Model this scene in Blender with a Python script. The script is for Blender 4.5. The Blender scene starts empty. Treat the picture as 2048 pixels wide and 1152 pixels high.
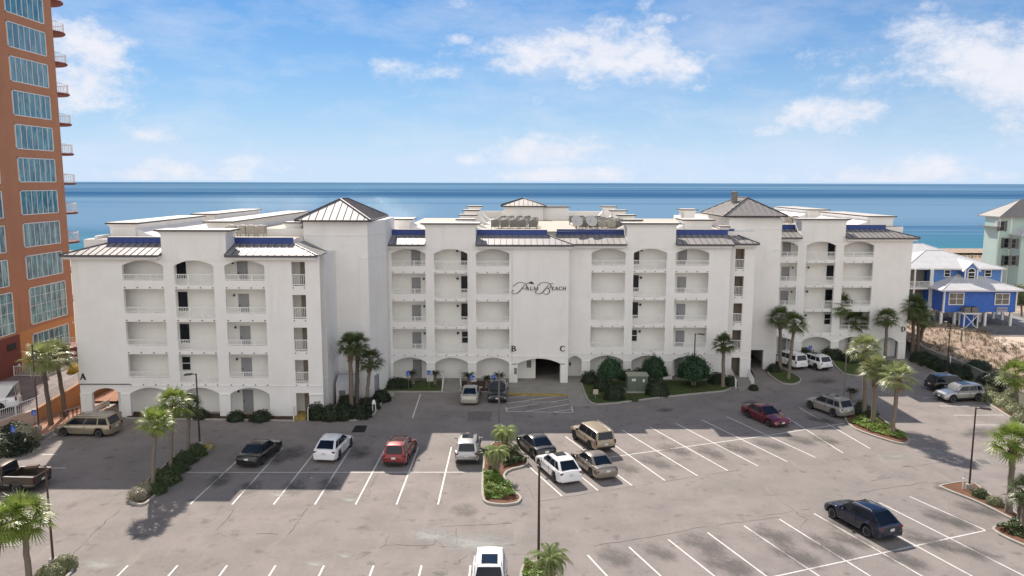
import bpy, bmesh, math, random
from mathutils import Vector, Matrix, noise
R=math.radians; PI=math.pi
random.seed(7)
S=bpy.context.scene; C=S.collection
# ---------------------------------------------------------------- camera
FPX=1550.0; H=21.5; PIT=math.atan(211/FPX); ROLL=R(0.14)
CM=Matrix.Rotation(PI/2-PIT,3,'X')@Matrix.Rotation(ROLL,3,'Z')
cam=bpy.data.cameras.new('camera'); co=bpy.data.objects.new('camera',cam); C.objects.link(co)
co.matrix_world=Matrix.Translation((0,0,H))@CM.to_4x4()
cam.sensor_width=36; cam.lens=36*FPX/2048; cam.clip_start=.5; cam.clip_end=60000
S.camera=co
def ray(px,py): return CM@Vector(((px-1024)/FPX,-(py-576)/FPX,-1))
def G(px,py,z=0.0):
    d=ray(px,py); t=(z-H)/d.z; return Vector((d.x*t,d.y*t,z))
def at(px,py,Y):
    d=ray(px,py); t=Y/d.y; return Vector((d.x*t,Y,H+d.z*t))
# ---------------------------------------------------------------- tagging
def tag(o,label=None,cat=None,group=None,kind=None):
    if label: o['label']=label
    if cat: o['category']=cat
    if group: o['group']=group
    if kind: o['kind']=kind
    return o
def thing(name,label,cat,loc=(0,0,0),rz=0,group=None):
    o=bpy.data.objects.new(name,None); C.objects.link(o); o.location=loc; o.rotation_euler=(0,0,rz)
    o.empty_display_size=.2
    return tag(o,label,cat,group)
def copy_tree(o,parent=None):
    c=o.copy(); C.objects.link(c); c.parent=parent
    for ch in list(o.children): copy_tree(ch,c)
    return c
ORD=['leftmost','second','third','fourth','fifth','sixth','seventh','eighth','ninth','tenth','eleventh','twelfth','thirteenth','fourteenth','fifteenth']
# ---------------------------------------------------------------- mesh builder
class MB:
    def __init__(s): s.v=[]; s.f=[]; s.sm=False
    def add(s,vs,fs):
        n=len(s.v); s.v+= [tuple(v) for v in vs]; s.f+=[tuple(i+n for i in f) for f in fs]; return s
    def box(s,x0,x1,y0,y1,z0,z1):
        vs=[(x,y,z) for z in (z0,z1) for y in (y0,y1) for x in (x0,x1)]
        return s.add(vs,[(0,2,3,1),(4,5,7,6),(0,1,5,4),(2,6,7,3),(0,4,6,2),(1,3,7,5)])
    def obox(s,c,ax,hx,hy,hz):     # oriented box, rotated ax about z
        ca,sa=math.cos(ax),math.sin(ax); vs=[]
        for z in (-hz,hz):
            for y in (-hy,hy):
                for x in (-hx,hx): vs.append((c[0]+x*ca-y*sa,c[1]+x*sa+y*ca,c[2]+z))
        return s.add(vs,[(0,2,3,1),(4,5,7,6),(0,1,5,4),(2,6,7,3),(0,4,6,2),(1,3,7,5)])
    def prism(s,pts,z0,z1):        # pts ccw in xy
        n=len(pts); vs=[(p[0],p[1],z0) for p in pts]+[(p[0],p[1],z1) for p in pts]
        fs=[tuple(range(n))[::-1],tuple(range(n,2*n))]+[(i,(i+1)%n,n+(i+1)%n,n+i) for i in range(n)]
        return s.add(vs,fs)
    def xz(s,pts,y0,y1):           # polygon in x,z extruded along y
        n=len(pts); vs=[(p[0],y0,p[1]) for p in pts]+[(p[0],y1,p[1]) for p in pts]
        return s.add(vs,[tuple(range(n)),tuple(range(n,2*n))[::-1]]+[(i,n+i,n+(i+1)%n,(i+1)%n) for i in range(n)])
    def yz(s,pts,x0,x1):
        n=len(pts); vs=[(x0,p[0],p[1]) for p in pts]+[(x1,p[0],p[1]) for p in pts]
        return s.add(vs,[tuple(range(n))[::-1],tuple(range(n,2*n))]+[(i,(i+1)%n,n+(i+1)%n,n+i) for i in range(n)])
    def tube(s,pts,r,n=6,cap=True):
        pts=[Vector(p) for p in pts]; rs=r if isinstance(r,(list,tuple)) else [r]*len(pts)
        vs=[];fs=[]
        for i,p in enumerate(pts):
            d=(pts[min(i+1,len(pts)-1)]-pts[max(i-1,0)]).normalized()
            a=d.cross(Vector((0,0,1)) if abs(d.z)<.9 else Vector((1,0,0))).normalized(); b=d.cross(a)
            for k in range(n):
                t=2*PI*k/n; vs.append(p+(a*math.cos(t)+b*math.sin(t))*rs[i])
        for i in range(len(pts)-1):
            for k in range(n):
                k2=(k+1)%n; fs.append((i*n+k,i*n+k2,(i+1)*n+k2,(i+1)*n+k))
        if cap: fs+=[tuple(range(n)),tuple(range((len(pts)-1)*n,len(pts)*n))[::-1]]
        return s.add(vs,fs)
    def lathe(s,prof,n=12,c=(0,0,0)):
        vs=[];fs=[]
        for r,z in prof:
            for k in range(n):
                t=2*PI*k/n; vs.append((c[0]+r*math.cos(t),c[1]+r*math.sin(t),c[2]+z))
        for i in range(len(prof)-1):
            for k in range(n):
                k2=(k+1)%n; fs.append((i*n+k,i*n+k2,(i+1)*n+k2,(i+1)*n+k))
        fs+=[tuple(range(n))[::-1],tuple(range((len(prof)-1)*n,len(prof)*n))]
        return s.add(vs,fs)
    def quad(s,a,b,c,d): return s.add([a,b,c,d],[(0,1,2,3)])
    def mesh(s,name,mat,smooth=None,fix=True):
        me=bpy.data.meshes.new(name); me.from_pydata(s.v,[],s.f); me.update()
        if fix:
            bm=bmesh.new(); bm.from_mesh(me); bmesh.ops.recalc_face_normals(bm,faces=bm.faces); bm.to_mesh(me); bm.free()
        me.materials.append(mat)
        if smooth is not None:
            me.polygons.foreach_set('use_smooth',[True]*len(me.polygons))
            me.set_sharp_from_angle(angle=R(smooth))
        return me
    def build(s,name,mat,parent=None,smooth=None,loc=None,fix=True,rz=0):
        o=bpy.data.objects.new(name,s.mesh(name,mat,smooth,fix)); C.objects.link(o)
        if parent: o.parent=parent
        if loc is not None: o.location=loc
        if rz: o.rotation_euler=(0,0,rz)
        return o
def inst(name,me,parent=None,loc=(0,0,0),rz=0,sc=1,rot=None):
    o=bpy.data.objects.new(name,me); C.objects.link(o); o.parent=parent; o.location=loc
    o.rotation_euler=rot or (0,0,rz); o.scale=(sc,)*3 if isinstance(sc,(int,float)) else sc
    return o
# ---------------------------------------------------------------- materials
MC={}
def lin(c): return tuple(((v/12.92) if v<=.04045 else ((v+.055)/1.055)**2.4) for v in c)
class NT:
    def __init__(s,name):
        s.m=bpy.data.materials.new(name); s.m.use_nodes=True; s.t=s.m.node_tree; s.N=s.t.nodes; s.L=s.t.links
        s.b=s.N['Principled BSDF']; s.tc=s.N.new('ShaderNodeTexCoord')
    def n(s,ty,**k):
        o=s.N.new(ty)
        for a,b in k.items(): setattr(o,a,b)
        return o
    def noise(s,scale,detail=4,rough=.55,vec=None,stretch=None,coord='Object',dist=0):
        t=s.n('ShaderNodeTexNoise'); t.inputs['Scale'].default_value=scale; t.inputs['Detail'].default_value=detail
        t.inputs['Roughness'].default_value=rough; t.inputs['Distortion'].default_value=dist
        v=vec or s.tc.outputs[coord]
        if stretch:
            mp=s.n('ShaderNodeMapping'); mp.inputs['Scale'].default_value=stretch; s.L.new(v,mp.inputs[0]); v=mp.outputs[0]
        s.L.new(v,t.inputs['Vector']); return t.outputs['Fac']
    def ramp(s,fac,p0,p1,c0=0.0,c1=1.0):
        r=s.n('ShaderNodeMapRange'); r.inputs[1].default_value=p0; r.inputs[2].default_value=p1
        r.inputs[3].default_value=c0; r.inputs[4].default_value=c1; s.L.new(fac,r.inputs[0]); return r.outputs[0]
    def mix(s,fac,a,b,mode='MIX'):
        m=s.n('ShaderNodeMix',data_type='RGBA',blend_type=mode)
        if isinstance(fac,(int,float)): m.inputs[0].default_value=fac
        else: s.L.new(fac,m.inputs[0])
        for i,c in ((6,a),(7,b)):
            if isinstance(c,(tuple,list)): m.inputs[i].default_value=(*c[:3],1)
            else: s.L.new(c,m.inputs[i])
        return m.outputs[2]
    def col(s,c):
        if isinstance(c,(tuple,list)): s.b.inputs['Base Color'].default_value=(*c[:3],1)
        else: s.L.new(c,s.b.inputs['Base Color'])
    def bump(s,h,st=.3,dist=.02):
        b=s.n('ShaderNodeBump'); b.inputs['Strength'].default_value=st; b.inputs['Distance'].default_value=dist
        s.L.new(h,b.inputs['Height']); s.L.new(b.outputs[0],s.b.inputs['Normal'])
    def set(s,**k):
        for a,b in k.items(): s.b.inputs[a.replace('_',' ')].default_value=b
        return s
def mat(name,c,rough=.6,metal=0.,var=.12,scale=3.,bump=0,bscale=30,spec=.5,coat=0,stretch=None,c2=None):
    if name in MC: return MC[name]
    t=NT(name); f=t.noise(scale,5,.6,stretch=stretch); f=t.ramp(f,.3,.7)
    d=c2 or tuple(v*(1-var) for v in c); t.col(t.mix(f,c,d))
    t.set(Roughness=rough,Metallic=metal); t.b.inputs['Specular IOR Level'].default_value=spec
    if coat: t.b.inputs['Coat Weight'].default_value=coat; t.b.inputs['Coat Roughness'].default_value=.05
    if bump: t.bump(t.noise(bscale,4),bump)
    MC[name]=t.m; return t.m
def leafmat(name,c,c2,tr=.3,rough=.45,scale=1.2):
    if name in MC: return MC[name]
    t=NT(name); f=t.noise(scale,4,.7); f=t.ramp(f,.35,.65)
    oi=t.n('ShaderNodeObjectInfo'); k=t.mix(f,c,c2)
    hs=t.n('ShaderNodeHueSaturation'); t.L.new(k,hs.inputs['Color'])
    v=t.ramp(oi.outputs['Random'],0,1,.8,1.2); t.L.new(v,hs.inputs['Value'])
    t.col(hs.outputs[0]); t.set(Roughness=rough); t.b.inputs['Specular IOR Level'].default_value=.5
    tl=t.n('ShaderNodeBsdfTranslucent'); t.L.new(hs.outputs[0],tl.inputs[0])
    mx=t.n('ShaderNodeMixShader'); mx.inputs[0].default_value=tr
    t.L.new(t.b.outputs[0],mx.inputs[1]); t.L.new(tl.outputs[0],mx.inputs[2])
    t.L.new(mx.outputs[0],t.N['Material Output'].inputs[0]); MC[name]=t.m; return t.m
# stucco with faint rain streaks
def stucco(name,c,c2,streak=.5):
    t=NT(name); f=t.noise(.5,6,.65); g=t.noise(1.2,5,.7,stretch=(1,1,.12))
    k=t.mix(t.ramp(f,.35,.7),c,c2); k=t.mix(t.ramp(g,.52,.8,0,streak),k,tuple(v*.8 for v in c2))
    t.col(k); t.set(Roughness=.85); t.bump(t.noise(25,3),.25,.01); MC[name]=t.m; return t.m
WALL=stucco('white_stucco',(.84,.825,.80),(.78,.765,.735),.5)
CREAM=stucco('cream_stucco',(.88,.87,.83),(.84,.825,.78),.15)
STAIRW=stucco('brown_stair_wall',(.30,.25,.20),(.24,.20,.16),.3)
RAMPW=stucco('tan_orange_stucco',(.48,.24,.11),(.42,.21,.10),.3)
ORANGE=stucco('orange_stucco',(.47,.215,.12),(.41,.19,.105),.3)
MAROON=stucco('maroon_stucco',(.20,.055,.045),(.17,.05,.04),.3)
PALE=stucco('pale_tan_stucco',(.55,.40,.32),(.48,.35,.28),.4)
SAGE=stucco('sage_siding',(.46,.60,.56),(.42,.55,.52),.2)
BLUE=mat('blue_siding',(.045,.15,.56),.6,var=.2,scale=1.5)
BLUE2=mat('light_blue_siding',(.10,.25,.60),.6,var=.2,scale=1.5)
DARK=mat('dark_trim',(.03,.028,.03),.5)
WHITE=mat('white_paint',(.80,.80,.78),.45,var=.06)
RAIL=mat('white_railing_paint',(.82,.82,.80),.4,var=.05)
GREY=mat('grey_door_paint',(.30,.30,.31),.5,var=.12)
GLASSD=mat('dark_window_glass',(.012,.018,.028),.045,spec=.45,var=.5,scale=.6)
BLACK=mat('black_plastic',(.012,.012,.013),.55)
CONC=mat('pale_concrete',(.30,.285,.255),.85,var=.25,scale=.9,bump=.2,bscale=18)
KERB=mat('kerb_concrete',(.40,.38,.34),.85,var=.25,scale=2)
YEL=mat('yellow_kerb_paint',(.42,.31,.08),.8,var=.45,scale=3)
RUBBER=mat('tyre_rubber',(.018,.018,.019),.8)
ALLOY=mat('alloy_wheel',(.50,.50,.51),.35,metal=.25)
PLATE=mat('licence_plate_white',(.7,.7,.7),.5)
RED=mat('red_lamp_lens',(.16,.008,.012),.2,coat=.5)
LENS=mat('clear_lamp_lens',(.6,.6,.62),.12,coat=.8)
BRONZE=mat('bronze_pole_paint',(.05,.03,.025),.5)
GREYPOLE=mat('grey_pole_paint',(.20,.19,.17),.6)
def roofmetal(name,c,metal=.2,rough=.6):
    t=NT(name); f=t.noise(.8,5,.6); t.col(t.mix(t.ramp(f,.3,.7),c,tuple(v*.85 for v in c))); t.set(Metallic=metal,Roughness=rough); MC[name]=t.m; return t.m
TIN=roofmetal('galvanised_standing_seam',(.29,.275,.26))
TINL=roofmetal('pale_galvanised_seam_roof',(.27,.26,.265))
TINW=roofmetal('white_standing_seam',(.66,.66,.66),.1,.5)
TINB=roofmetal('shade_blue_metal_flashing',(.035,.07,.27),.2,.45)  # blue shade on silver metal, painted into the colour
COPE=mat('cream_coping',(.52,.49,.44),.7,var=.1)
SEAM=mat('dark_roof_seam',(.08,.08,.085),.5)
DECK=mat('cream_roof_membrane',(.50,.45,.37),.85,var=.18,scale=.5,bump=.1)
# ---- asphalt
def asphalt():
    t=NT('worn_asphalt')
    big=t.noise(.06,4,.6); mid=t.noise(.35,6,.65); fine=t.noise(9,3,.7); grit=t.noise(60,2,.6)
    k=t.mix(t.ramp(big,.35,.65),(.285,.252,.238),(.240,.216,.204))
    k=t.mix(t.ramp(mid,.40,.62,0,.8),k,(.182,.166,.158))
    st=t.noise(.5,6,.7,stretch=(1.6,.35,1),dist=.4); k=t.mix(t.ramp(st,.56,.70,0,.6),k,(.31,.28,.25))
    k=t.mix(t.ramp(fine,.35,.7,0,.45),k,(.13,.12,.112)); k=t.mix(t.ramp(grit,.35,.75,0,.35),k,(.31,.28,.25)); g3=t.noise(3,5,.7); k=t.mix(t.ramp(g3,.5,.7,0,.35),k,(.30,.255,.215))
    sp=t.noise(.9,4,.5); k=t.mix(t.ramp(sp,.60,.72,0,.6),k,(.105,.098,.094))
    # cracks
    vo=t.n('ShaderNodeTexVoronoi',feature='DISTANCE_TO_EDGE'); vo.inputs['Scale'].default_value=.11
    ds=t.n('ShaderNodeMixRGB'); nz=t.n('ShaderNodeTexNoise'); nz.inputs['Scale'].default_value=.5; nz.inputs['Detail'].default_value=6
    t.L.new(t.tc.outputs['Object'],nz.inputs['Vector']); ds.blend_type='ADD'; ds.inputs[0].default_value=1.4
    t.L.new(t.tc.outputs['Object'],ds.inputs[1]); t.L.new(nz.outputs['Color'],ds.inputs[2]); t.L.new(ds.outputs[0],vo.inputs['Vector'])
    cr=t.ramp(vo.outputs['Distance'],0,.0035,1,0); br=t.noise(.15,3); 
    mm=t.n('ShaderNodeMath',operation='MULTIPLY'); t.L.new(cr,mm.inputs[0]); t.L.new(t.ramp(br,.5,.62,0,.75),mm.inputs[1])
    k=t.mix(mm.outputs[0],k,(.05,.045,.042))
    t.col(k); t.set(Roughness=.9); t.bump(grit,.3,.01); t.b.inputs['Specular IOR Level'].default_value=.25
    return t.m
ASPH=asphalt()
def stain_mat():
    t=NT('oil_stain'); t.col(t.mix(t.ramp(t.noise(2.5,5,.7),.35,.65),(.07,.064,.06),(.12,.11,.10))); t.set(Roughness=.7); 
    tr=t.n('ShaderNodeBsdfTransparent'); mx=t.n('ShaderNodeMixShader')
    g=t.n('ShaderNodeTexGradient',gradient_type='SPHERICAL'); t.L.new(t.tc.outputs['Object'],g.inputs[0])
    nn=t.noise(1.4,6,.75); ad=t.n('ShaderNodeMath',operation='MULTIPLY'); t.L.new(g.outputs['Fac'],ad.inputs[0]); t.L.new(t.ramp(nn,.35,.7,.1,1.6),ad.inputs[1])
    t.L.new(t.ramp(ad.outputs[0],.1,.7,0,.62),mx.inputs[0]); t.L.new(tr.outputs[0],mx.inputs[1]); t.L.new(t.b.outputs[0],mx.inputs[2])
    t.L.new(mx.outputs[0],t.N['Material Output'].inputs[0]); return t.m
STAIN=stain_mat()
LINE=mat('worn_white_line_paint',(.72,.71,.68),.7,var=.35,scale=4)
def sandmat(name,c,c2,sc=.3,b=.5):
    t=NT(name); f=t.noise(sc,6,.7); g=t.noise(sc*14,4,.7); k=t.mix(t.ramp(f,.35,.65),c,c2); k=t.mix(t.ramp(g,.4,.75,0,.4),k,tuple(v*.6 for v in c2))
    t.col(k); t.set(Roughness=.95); t.bump(g,b,.1); t.b.inputs['Specular IOR Level'].default_value=.1; MC[name]=t.m; return t.m
SAND=sandmat('pale_sand',(.52,.44,.35),(.42,.35,.27))
DUNE=sandmat('dune_sand',(.50,.40,.32),(.31,.23,.17),.8,.9)
MULCH=sandmat('pine_straw_mulch',(.24,.13,.085),(.17,.09,.06),1.2,.8)
SOIL=sandmat('dark_bed_soil',(.10,.065,.05),(.07,.05,.04),1.2,.8)
PINKROCK=sandmat('pink_gravel',(.48,.28,.20),(.40,.22,.16),1.2,.8)
LAWN=sandmat('lawn_grass',(.06,.10,.03),(.11,.13,.05),.8,.8)
SEAGRASS=sandmat('far_scrub',(.12,.13,.06),(.2,.18,.09),.8,.8)
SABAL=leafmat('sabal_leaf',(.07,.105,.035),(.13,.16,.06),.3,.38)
SABALP=leafmat('sunlit_pale_sabal_leaf',(.22,.27,.09),(.33,.34,.17),.35,.35)  # paler copy of the leaf: sunlight on the crowns put into the colour
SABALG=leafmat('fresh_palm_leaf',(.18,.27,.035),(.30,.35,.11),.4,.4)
PINDO=leafmat('pindo_leaf',(.22,.30,.10),(.33,.37,.16),.4,.4)
SAGO=leafmat('sago_leaf',(.025,.04,.015),(.05,.07,.025),.15,.4)
SHRUB=leafmat('dark_shrub_leaf',(.014,.026,.011),(.034,.052,.018),.15,.5)
SHRUBM=leafmat('green_shrub_leaf',(.05,.085,.025),(.10,.13,.045),.25,.45)
SHRUBL=leafmat('lime_ground_cover',(.13,.24,.03),(.24,.34,.06),.35,.5)
SHRUBG=leafmat('grey_green_shrub_leaf',(.17,.19,.09),(.27,.28,.15),.2,.5)
WHITEFL=leafmat('pale_blossom_shrub',(.45,.42,.33),(.25,.24,.14),.2,.5)
OLEA=leafmat('holly_leaf',(.018,.06,.022),(.04,.10,.035),.2,.4)
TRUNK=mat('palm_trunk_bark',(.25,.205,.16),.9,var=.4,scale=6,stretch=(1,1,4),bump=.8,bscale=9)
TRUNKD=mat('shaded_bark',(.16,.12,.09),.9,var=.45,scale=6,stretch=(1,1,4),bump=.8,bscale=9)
BOOT=mat('palm_boot_bark',(.30,.22,.15),.9,var=.5,scale=9,bump=.8,bscale=9)
# ---------------------------------------------------------------- light and sky
SUN=Vector((-.35,1.09,1)).normalized()
sd=bpy.data.lights.new('sun','SUN'); sd.energy=4.9; sd.angle=R(.53); sd.color=(1,.90,.80)
so=bpy.data.objects.new('sun',sd); C.objects.link(so); so.rotation_euler=SUN.to_track_quat('Z','Y').to_euler(); so.location=(-30,90,80)
W=bpy.data.worlds.new('World'); S.world=W; W.use_nodes=True
wt=W.node_tree; wn=wt.nodes; wl=wt.links; bg=wn['Background']
sky=wn.new('ShaderNodeTexSky'); sky.sky_type='NISHITA'; sky.sun_disc=False; sky.sun_elevation=R(41); sky.sun_rotation=math.atan2(SUN.x,SUN.y)
sky.air_density=1.0; sky.dust_density=.25; sky.ozone_density=2.2; sky.altitude=0
tc=wn.new('ShaderNodeTexCoord'); sx=wn.new('ShaderNodeSeparateXYZ'); wl.new(tc.outputs['Generated'],sx.inputs[0])
def wm(op,a,b=None,c=None):
    n=wn.new('ShaderNodeMath'); n.operation=op
    for i,v in enumerate((a,b,c)):
        if v is None: continue
        if isinstance(v,(int,float)): n.inputs[i].default_value=v
        else: wl.new(v,n.inputs[i])
    return n.outputs[0]
az=wm('ARCTAN2',sx.outputs[0],sx.outputs[1]); el=wm('ARCSINE',sx.outputs[2])
def wnoise(sc,det,rg,stretch):
    mp=wn.new('ShaderNodeMapping'); mp.inputs['Scale'].default_value=stretch; wl.new(tc.outputs['Generated'],mp.inputs[0])
    t=wn.new('ShaderNodeTexNoise'); t.inputs['Scale'].default_value=sc; t.inputs['Detail'].default_value=det; t.inputs['Roughness'].default_value=rg
    wl.new(mp.outputs[0],t.inputs['Vector']); return t.outputs['Fac']
n1=wnoise(13,12,.68,(1,1,1.7)); n2=wnoise(4.5,9,.66,(1,1,3.2))
acc=None
# every cloud bank: azimuth, elevation, half-width, half-height (radians), weight
for (px,py,rx,ry,w) in [(165,125,105,80,1.0),(135,180,90,40,.8),(1180,100,190,58,1.05),(1290,125,110,48,1.0),(1040,130,90,34,.75),(800,135,75,36,.78),(885,138,50,20,.7),(925,78,30,12,.6),
    (1930,110,170,80,1.0),(2080,140,160,110,1.1),(1690,225,120,34,.95),(1090,305,140,36,1.0),(950,318,40,16,.75),(1790,350,200,32,1.0),(300,345,200,30,.85),(290,268,100,22,.7),(1150,352,190,26,.95),(1530,262,60,16,.6),(1920,325,50,24,.6),(1340,40,60,16,.5),(905,12,50,14,.5),(1890,12,70,16,.6),(230,205,34,22,.6),(1400,180,60,16,.45),(-300,150,220,90,1),(2500,250,200,80,1)]:
    d=ray(px,py).normalized(); a0=math.atan2(d.x,d.y); e0=math.asin(d.z)
    u=wm('DIVIDE',wm('SUBTRACT',az,a0),rx/FPX); v=wm('DIVIDE',wm('SUBTRACT',el,e0),ry/FPX)
    q=wm('ADD',wm('MULTIPLY',u,u),wm('MULTIPLY',v,v)); f=wm('MULTIPLY',wm('EXPONENT',wm('MULTIPLY',q,-.9)),w)
    acc=f if acc is None else wm('MAXIMUM',acc,f)
m=wm('ADD',acc,wm('MULTIPLY',wm('SUBTRACT',n1,.5),2.5))
mr=wn.new('ShaderNodeMapRange'); mr.interpolation_type='SMOOTHSTEP'; mr.inputs[1].default_value=.26; mr.inputs[2].default_value=1.10; wl.new(m,mr.inputs[0])
wisp=wn.new('ShaderNodeMapRange'); wisp.inputs[1].default_value=.46; wisp.inputs[2].default_value=.76; wisp.inputs[4].default_value=.45; wl.new(n2,wisp.inputs[0])
cov=wm('MAXIMUM',wm('MULTIPLY',mr.outputs[0],wm('GREATER_THAN',el,0.002)),wm('MULTIPLY',wisp.outputs[0],wm('GREATER_THAN',el,0.002)))
# pale band of far haze low over the sea
hz=wm('MINIMUM',wm('MULTIPLY',wm('EXPONENT',wm('MULTIPLY',wm('MAXIMUM',el,0),-7.8)),1.2),.97)
SKYC=(4.6,6.0,8.3)
mx0=wn.new('ShaderNodeMix'); mx0.data_type='RGBA'; wl.new(hz,mx0.inputs[0]); mx0.inputs[7].default_value=(4.3,5.35,6.7,1)
tint=wn.new('ShaderNodeMix'); tint.data_type='RGBA'; tint.blend_type='MULTIPLY'; tint.inputs[0].default_value=1; tint.inputs[7].default_value=(.05,.32,.58,1)
wl.new(sky.outputs[0],tint.inputs[6]); wl.new(tint.outputs[2],mx0.inputs[6])
shade=wn.new('ShaderNodeMix'); shade.data_type='RGBA'; wl.new(wm('MULTIPLY',n1,1.2),shade.inputs[0]); shade.inputs[6].default_value=(5.0,5.3,6.2,1); shade.inputs[7].default_value=(6.2,6.3,6.7,1)
mx=wn.new('ShaderNodeMix'); mx.data_type='RGBA'; wl.new(cov,mx.inputs[0]); wl.new(mx0.outputs[2],mx.inputs[6]); wl.new(shade.outputs[2],mx.inputs[7])
# unseen bright cloud deck added overhead and behind the viewpoint to fill the shade
bk=wm('ADD',wm('SUBTRACT',wm('MULTIPLY',sx.outputs[2],.35),sx.outputs[1]),wm('SUBTRACT',wm('MULTIPLY',wm('SUBTRACT',n2,.5),1.2),.35))
bs=wn.new('ShaderNodeMapRange'); bs.interpolation_type='SMOOTHSTEP'; bs.inputs[1].default_value=-.1; bs.inputs[2].default_value=.45; bs.inputs[4].default_value=.92; wl.new(bk,bs.inputs[0])
mb_=wn.new('ShaderNodeMix'); mb_.data_type='RGBA'; wl.new(bs.outputs[0],mb_.inputs[0]); wl.new(mx.outputs[2],mb_.inputs[6]); mb_.inputs[7].default_value=(8.6,8.4,8.3,1)
wl.new(mb_.outputs[2],bg.inputs['Color']); bg.inputs['Strength'].default_value=.10
S.view_settings.view_transform='Standard'; S.view_settings.look='None'; S.view_settings.exposure=.55; S.view_settings.gamma=1
S.cycles.max_bounces=7; S.cycles.diffuse_bounces=5; S.cycles.glossy_bounces=3; S.cycles.transparent_max_bounces=8
S.cycles.use_denoising=True
# ---------------------------------------------------------------- ground and sea
def struct(name,mb,m,label=None): return tag(mb.build(name,m,fix=False),kind='structure')
def sheet(name,pts,m,z):
    mb=MB(); mb.add([(p[0],p[1],z) for p in pts],[tuple(range(len(pts)))])
    o=mb.build(name,m,fix=False); me=o.data
    if me.polygons[0].normal.z<0: me.flip_normals()
    return tag(o,kind='structure')
sheet('ground',[(-4000,-400),(4000,-400),(4000,243),(-4000,243)],SAND,-.1)
mb=MB(); n=60
sl=[(-6000+12000*i/n,) for i in range(n+1)]
vs=[];fs=[]
for i in range(n+1):
    x=-1500+3000*i/n; o_=2.5*math.sin(x*.03)+1.5*math.sin(x*.011+1)
    vs+= [(x,241,-.12),(x,246+o_,-.5),(x,262,-1.1)]
for i in range(n):
    fs+=[(3*i,3*i+3,3*i+4,3*i+1),(3*i+1,3*i+4,3*i+5,3*i+2)]
WET=sandmat('wet_sand',(.40,.34,.26),(.46,.40,.32),.2,.2)
mb.add(vs,fs); struct('beach',mb,WET)
def sea():
    t=NT('sea_water'); sp=t.n('ShaderNodeSeparateXYZ'); t.L.new(t.tc.outputs['Object'],sp.inputs[0])
    def st(s,sx_,sy): return t.noise(s,5,.55,stretch=(sx_,sy,1),dist=.4)
    a=st(1,.0016,.022); b=st(1,.0003,.0036); c=st(1,.00006,.0006)
    k=t.mix(t.ramp(a,.40,.60),(.036,.11,.21),(.080,.175,.285))
    ad=t.n('ShaderNodeMath',operation='ADD'); t.L.new(b,ad.inputs[0]); t.L.new(c,ad.inputs[1])
    e=st(1,.0005,.009); k=t.mix(t.ramp(e,.5,.62,0,.8),k,(.115,.21,.32)); k=t.mix(t.ramp(e,.36,.44,.7,0),k,(.022,.085,.19))
    h=st(1,.008,.14); k=t.mix(t.ramp(h,.5,.66,0,.45),k,(.14,.25,.35)); k=t.mix(t.ramp(h,.34,.44,.5,0),k,(.03,.09,.18))
    k=t.mix(t.ramp(ad.outputs[0],.95,1.15),k,(.125,.225,.33))
    k=t.mix(t.ramp(ad.outputs[0],.82,.97,.85,0),k,(.028,.090,.19))
    near=t.ramp(sp.outputs[1],246,380,.8,0); k=t.mix(near,k,(.05,.19,.245))
    foam=t.ramp(t.noise(1,4,.6,stretch=(.02,.5,1)),.5,.6); f2=t.ramp(sp.outputs[1],246,254,1,0)
    m_=t.n('ShaderNodeMath',operation='MULTIPLY'); t.L.new(foam,m_.inputs[0]); t.L.new(f2,m_.inputs[1]); k=t.mix(m_.outputs[0],k,(.7,.75,.75))
    w1=t.noise(.35,4,.6,stretch=(.4,1,1)); w2=t.noise(.05,3,.6,stretch=(.35,1,1))
    s_=t.n('ShaderNodeMath',operation='ADD'); t.L.new(w1,s_.inputs[0]); t.L.new(w2,s_.inputs[1])
    bp=t.n('ShaderNodeBump'); bp.inputs['Strength'].default_value=.8; bp.inputs['Distance'].default_value=1.5; t.L.new(s_.outputs[0],bp.inputs['Height'])
    df=t.n('ShaderNodeBsdfDiffuse'); t.L.new(k,df.inputs[0]); gl=t.n('ShaderNodeBsdfGlossy'); gl.inputs['Roughness'].default_value=.05; gl.inputs['Color'].default_value=(.75,.9,1,1)
    t.L.new(bp.outputs[0],gl.inputs['Normal']); mx=t.n('ShaderNodeMixShader'); t.L.new(t.ramp(ad.outputs[0],.8,1.15,.012,.05),mx.inputs[0])
    t.L.new(df.outputs[0],mx.inputs[1]); t.L.new(gl.outputs[0],mx.inputs[2]); t.L.new(mx.outputs[0],t.N['Material Output'].inputs[0])
    return t.m
sheet('sea',[(-40000,244),(40000,244),(40000,50000),(-40000,50000)],sea(),-.62)
sheet('parking_lot',[(-44.6,-25),(60,-25),(60,40),(52,72),(52.6,104),(-44.6,104)],ASPH,0)
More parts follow.
